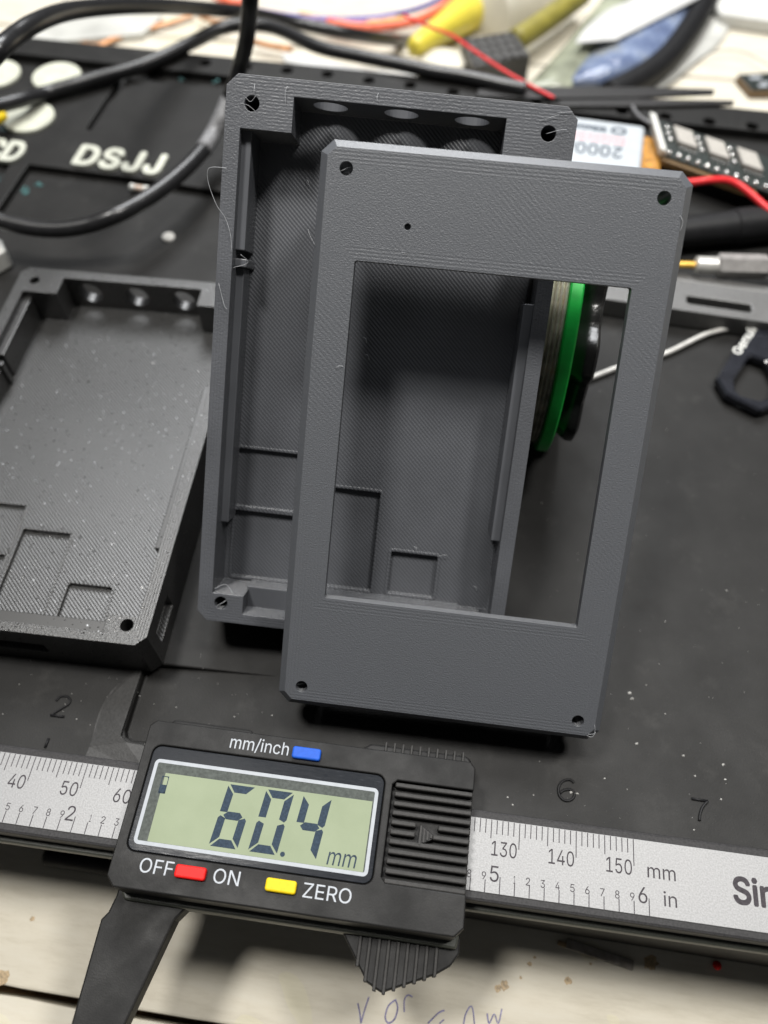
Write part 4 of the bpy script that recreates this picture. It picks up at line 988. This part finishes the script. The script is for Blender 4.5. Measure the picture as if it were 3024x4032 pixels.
# plastic film with a hair-thin wire
v, f = patch([(2470, 372), (2560, 320), (2650, 235), (2730, 130), (2800, 20)], [(2580, 376), (2640, 330), (2740, 245), (2830, 175), (2900, 60)], 1.2, TZ+0.6)
fm_o = solid_patch('plastic_film', 'film', v, f, None, 0.2); tag(fm_o, 'thin gray plastic film on the white table right of the black hose', 'film')
tag(Mb().tube([at(2590, 360, -28), at(2660, 310, -28), at(2750, 235, -28), at(2810, 205, -27), at(2880, 197, -27), at(2950, 215, -27), at(3060, 275, -27)], 0.25, n=6, smooth=8).build('hair_wire', 'cable_gray', smooth=True), 'hair thin gray wire looping over the white table at the upper right', 'wire')
# white tray at the top right corner
tag(Mb().prism([on(2780, -40, -24), on(2840, 52, -24), on(3120, 92, -24), on(3160, -120, -24)], TZ, -24).build('container_lid', 'white', bevel=1.2, segs=3), 'white plastic lid at the top right corner beyond the bag', 'lid')
# memory chip board
mz = -26.5
mc = empty('chip_module', frame((0, 0, 0)), 'small black chip module lying on the white table at the far right', 'chip module')
Mb().prism([on(2908, 292, mz), on(3090, 284, mz), on(3090, 352, mz), on(2962, 352, mz)], mz-0.6, mz).build('board', 'pcb', mc, bevel=0.15)
Mb().prism([on(2904, 293, mz), on(3090, 282, mz), on(3090, 356, mz), on(2960, 356, mz)], TZ+0.2, mz-0.65).build('board_edge', 'pcb_edge', mc, bevel=0.2)
b = Mb()
for u0, v0, u1, v1 in ((2950, 300, 3000, 312), (2985, 330, 3024, 342), (3000, 322, 3030, 328)):
    a, c = on(u0, v0, mz), on(u1, v1, mz); b.box(min(a[0], c[0]), max(a[0], c[0]), min(a[1], c[1]), max(a[1], c[1]), mz, mz+0.05)
b.build('silkscreen_print', 'bezel', mc)
# coloured wires
for nm, m_, pts, r, lb in (('ribbon_wire', 'purple', [(960, 50), (1120, 62), (1290, 72), (1450, 70), (1580, 50), (1680, 22), (1780, -30)], 1.1, 'dark blue wire arching along the top edge left of the yellow tip'),
                           ('ribbon_wire', 'lilac', [(1000, 36), (1180, 66), (1290, 80), (1420, 84), (1560, 66)], 1.0, 'violet wire directly below the dark blue wire at the top'),
                           ('ribbon_wire', 'orange', [(1290, 88), (1400, 106), (1520, 102), (1640, 80), (1740, 30), (1790, -20)], 1.9, 'broad orange red wire above the thick cable at the top centre'),
                           ('ribbon_wire', 'ywire', [(1180, 50), (1330, 76), (1470, 84), (1590, 68)], 0.7, 'thin yellow wire among the coloured wires at the top'),
                           ('ribbon_wire', 'orange', [(840, -20), (905, 8), (960, 12)], 1.8, 'short orange red wire left of the upright cable at the top edge')):
    tag(Mb().tube([at(u, v, -24) for u, v in pts], r, n=10, smooth=8).build(nm, m_, smooth=True), lb, 'wire', 'coloured wires at the top')
tag(Mb().tube([at(1590, 60, -5), at(1690, 105, -2), at(1780, 140, 2), at(1860, 196, 4), at(1990, 282, 5), at(2115, 352, 5), at(2180, 385, 5)], 0.58, n=10, smooth=8).build('red_wire', 'redwire', smooth=True), 'thin red wire running from the yellow tip past the dark printed block', 'wire')
b = Mb()
for k in range(5):
    o_ = random.uniform(-5, 5); b.tube([at(u, v+o_*(1 if i else 0.4)+random.uniform(-4, 4), -28) for i, (u, v) in enumerate([(325, 172), (390, 178), (450, 152), (560, 118), (680, 85), (760, 60)])], 0.55, n=6, smooth=6)
tag(b.build('copper_strands', 'copper', smooth=True), 'twisted bare copper strands on the white table above the round cream pads', 'copper wire')
tag(Mb().tube([at(780, 60, -26), at(840, 84, -26), at(905, 92, -26)], 1.1, n=8, smooth=6).build('copper_end', 'copper', smooth=True), 'short copper wire end poking out by the crossing black cables', 'copper wire')
tag(Mb().tube([at(205, 45, -28), at(240, 20, -28), at(262, -10, -28)], 0.3, n=6, smooth=6).build('dark_hair', 'cable_gray', smooth=True), 'dark hair on the white table in the top left corner', 'hair')
tag(Mb().prism([on(70, 150, -27), on(40, 95, -27), on(330, 55, -27), on(640, 60, -27), on(560, 130, -27), on(200, 165, -27)], TZ, -27).build('film_sheet', 'film', bevel=0.4), 'pale gray sheet under the arching cable at the top left', 'sheet')
tag(Mb().prism([on(1110, 205, -25), on(1400, 262, -25), on(1640, 292, -25), on(1640, 308, -25), on(1380, 292, -25), on(1120, 240, -25)], TZ, -25).build('white_card', 'paper', bevel=0.3), 'narrow white card on the table between the thick cables and the case', 'card')
tag(Mb().tube([at(1000, 165, -26), at(1070, 182, -26), at(1150, 195, -26)], 1.2, n=8, smooth=6).build('frayed_wire', 'copper', smooth=True), 'frayed brownish wire end right of the upright cable', 'wire')

# near the left edge
tag(Mb().prism([tuple(at(-60, 930, 6)[:2]), tuple(at(2, 940, 6)[:2]), tuple(at(22, 985, 6)[:2]), tuple(at(-60, 1030, 6)[:2])], 0.2, 6).build('white_box_corner', 'white', bevel=0.5), 'corner of a white box at the left edge above the black printed case', 'box')
tag(Mb().tube([at(-40, 476, 8), at(4, 462, 8), at(16, 452, 8)], [1.9, 1.3], n=10, smooth=4).build('yellow_plug', 'yellow', smooth=True), 'tiny yellow plug peeking in at the left edge beside a cream pad', 'plug')

# in front, on the table
sh0, sh1 = on_table(2225, 3712), on_table(2492, 3800)
def slat(name, m_, a, c, wd, z1, lb):
    d = (c-a); d.z = 0; n_ = Vector((-d.y, d.x, 0)).normalized()*wd/2
    o = Mb().prism([(a+n_)[:2], (c+n_)[:2], (c-n_)[:2], (a-n_)[:2]], 0.1, z1)
    o.v = [((Vector(q)).x, (Vector(q)).y, q[2]) for q in o.v]
    oo = o.build(name, m_, None, tf, bevel=0.15); return tag(oo, lb, 'strip')
slat('metal_strip', 'shard', on_table(2228, 3714), on_table(2490, 3803), 1.9, 1.0, 'thin gray brown strip lying on the white boards below the caliper scale')
slat('wood_sliver', 'brown_shard', on_table(2195, 3712), on_table(2352, 3768), 0.9, 0.8, 'shorter brown sliver beside the gray strip on the white boards')
q = on_table(2820, 3802); g = Mb().lathe([(0, 0.55), (0.6, 0.9), (1.1, 0.7), (1.4, 0.2)], (q.x, q.y, 0.0), (0, 0, 1), 14)
tag(g.build('red_bead', 'red', None, tf, smooth=True), 'tiny red bead on the white boards at the lower right', 'bead')
q0, q1 = on_table(192, 3374), on_table(520, 3425)
rod = Mb().lathe([(0, 1.4), (0.8, 2.2), ((q1-q0).length+14, 2.2)], (q0.x, q0.y, 2.3), (q1-q0), 24)
tag(rod.build('black_rod', 'matte_black', None, tf, smooth='auto'), 'black round rod on the table in the shadow under the caliper, left of its body', 'rod')
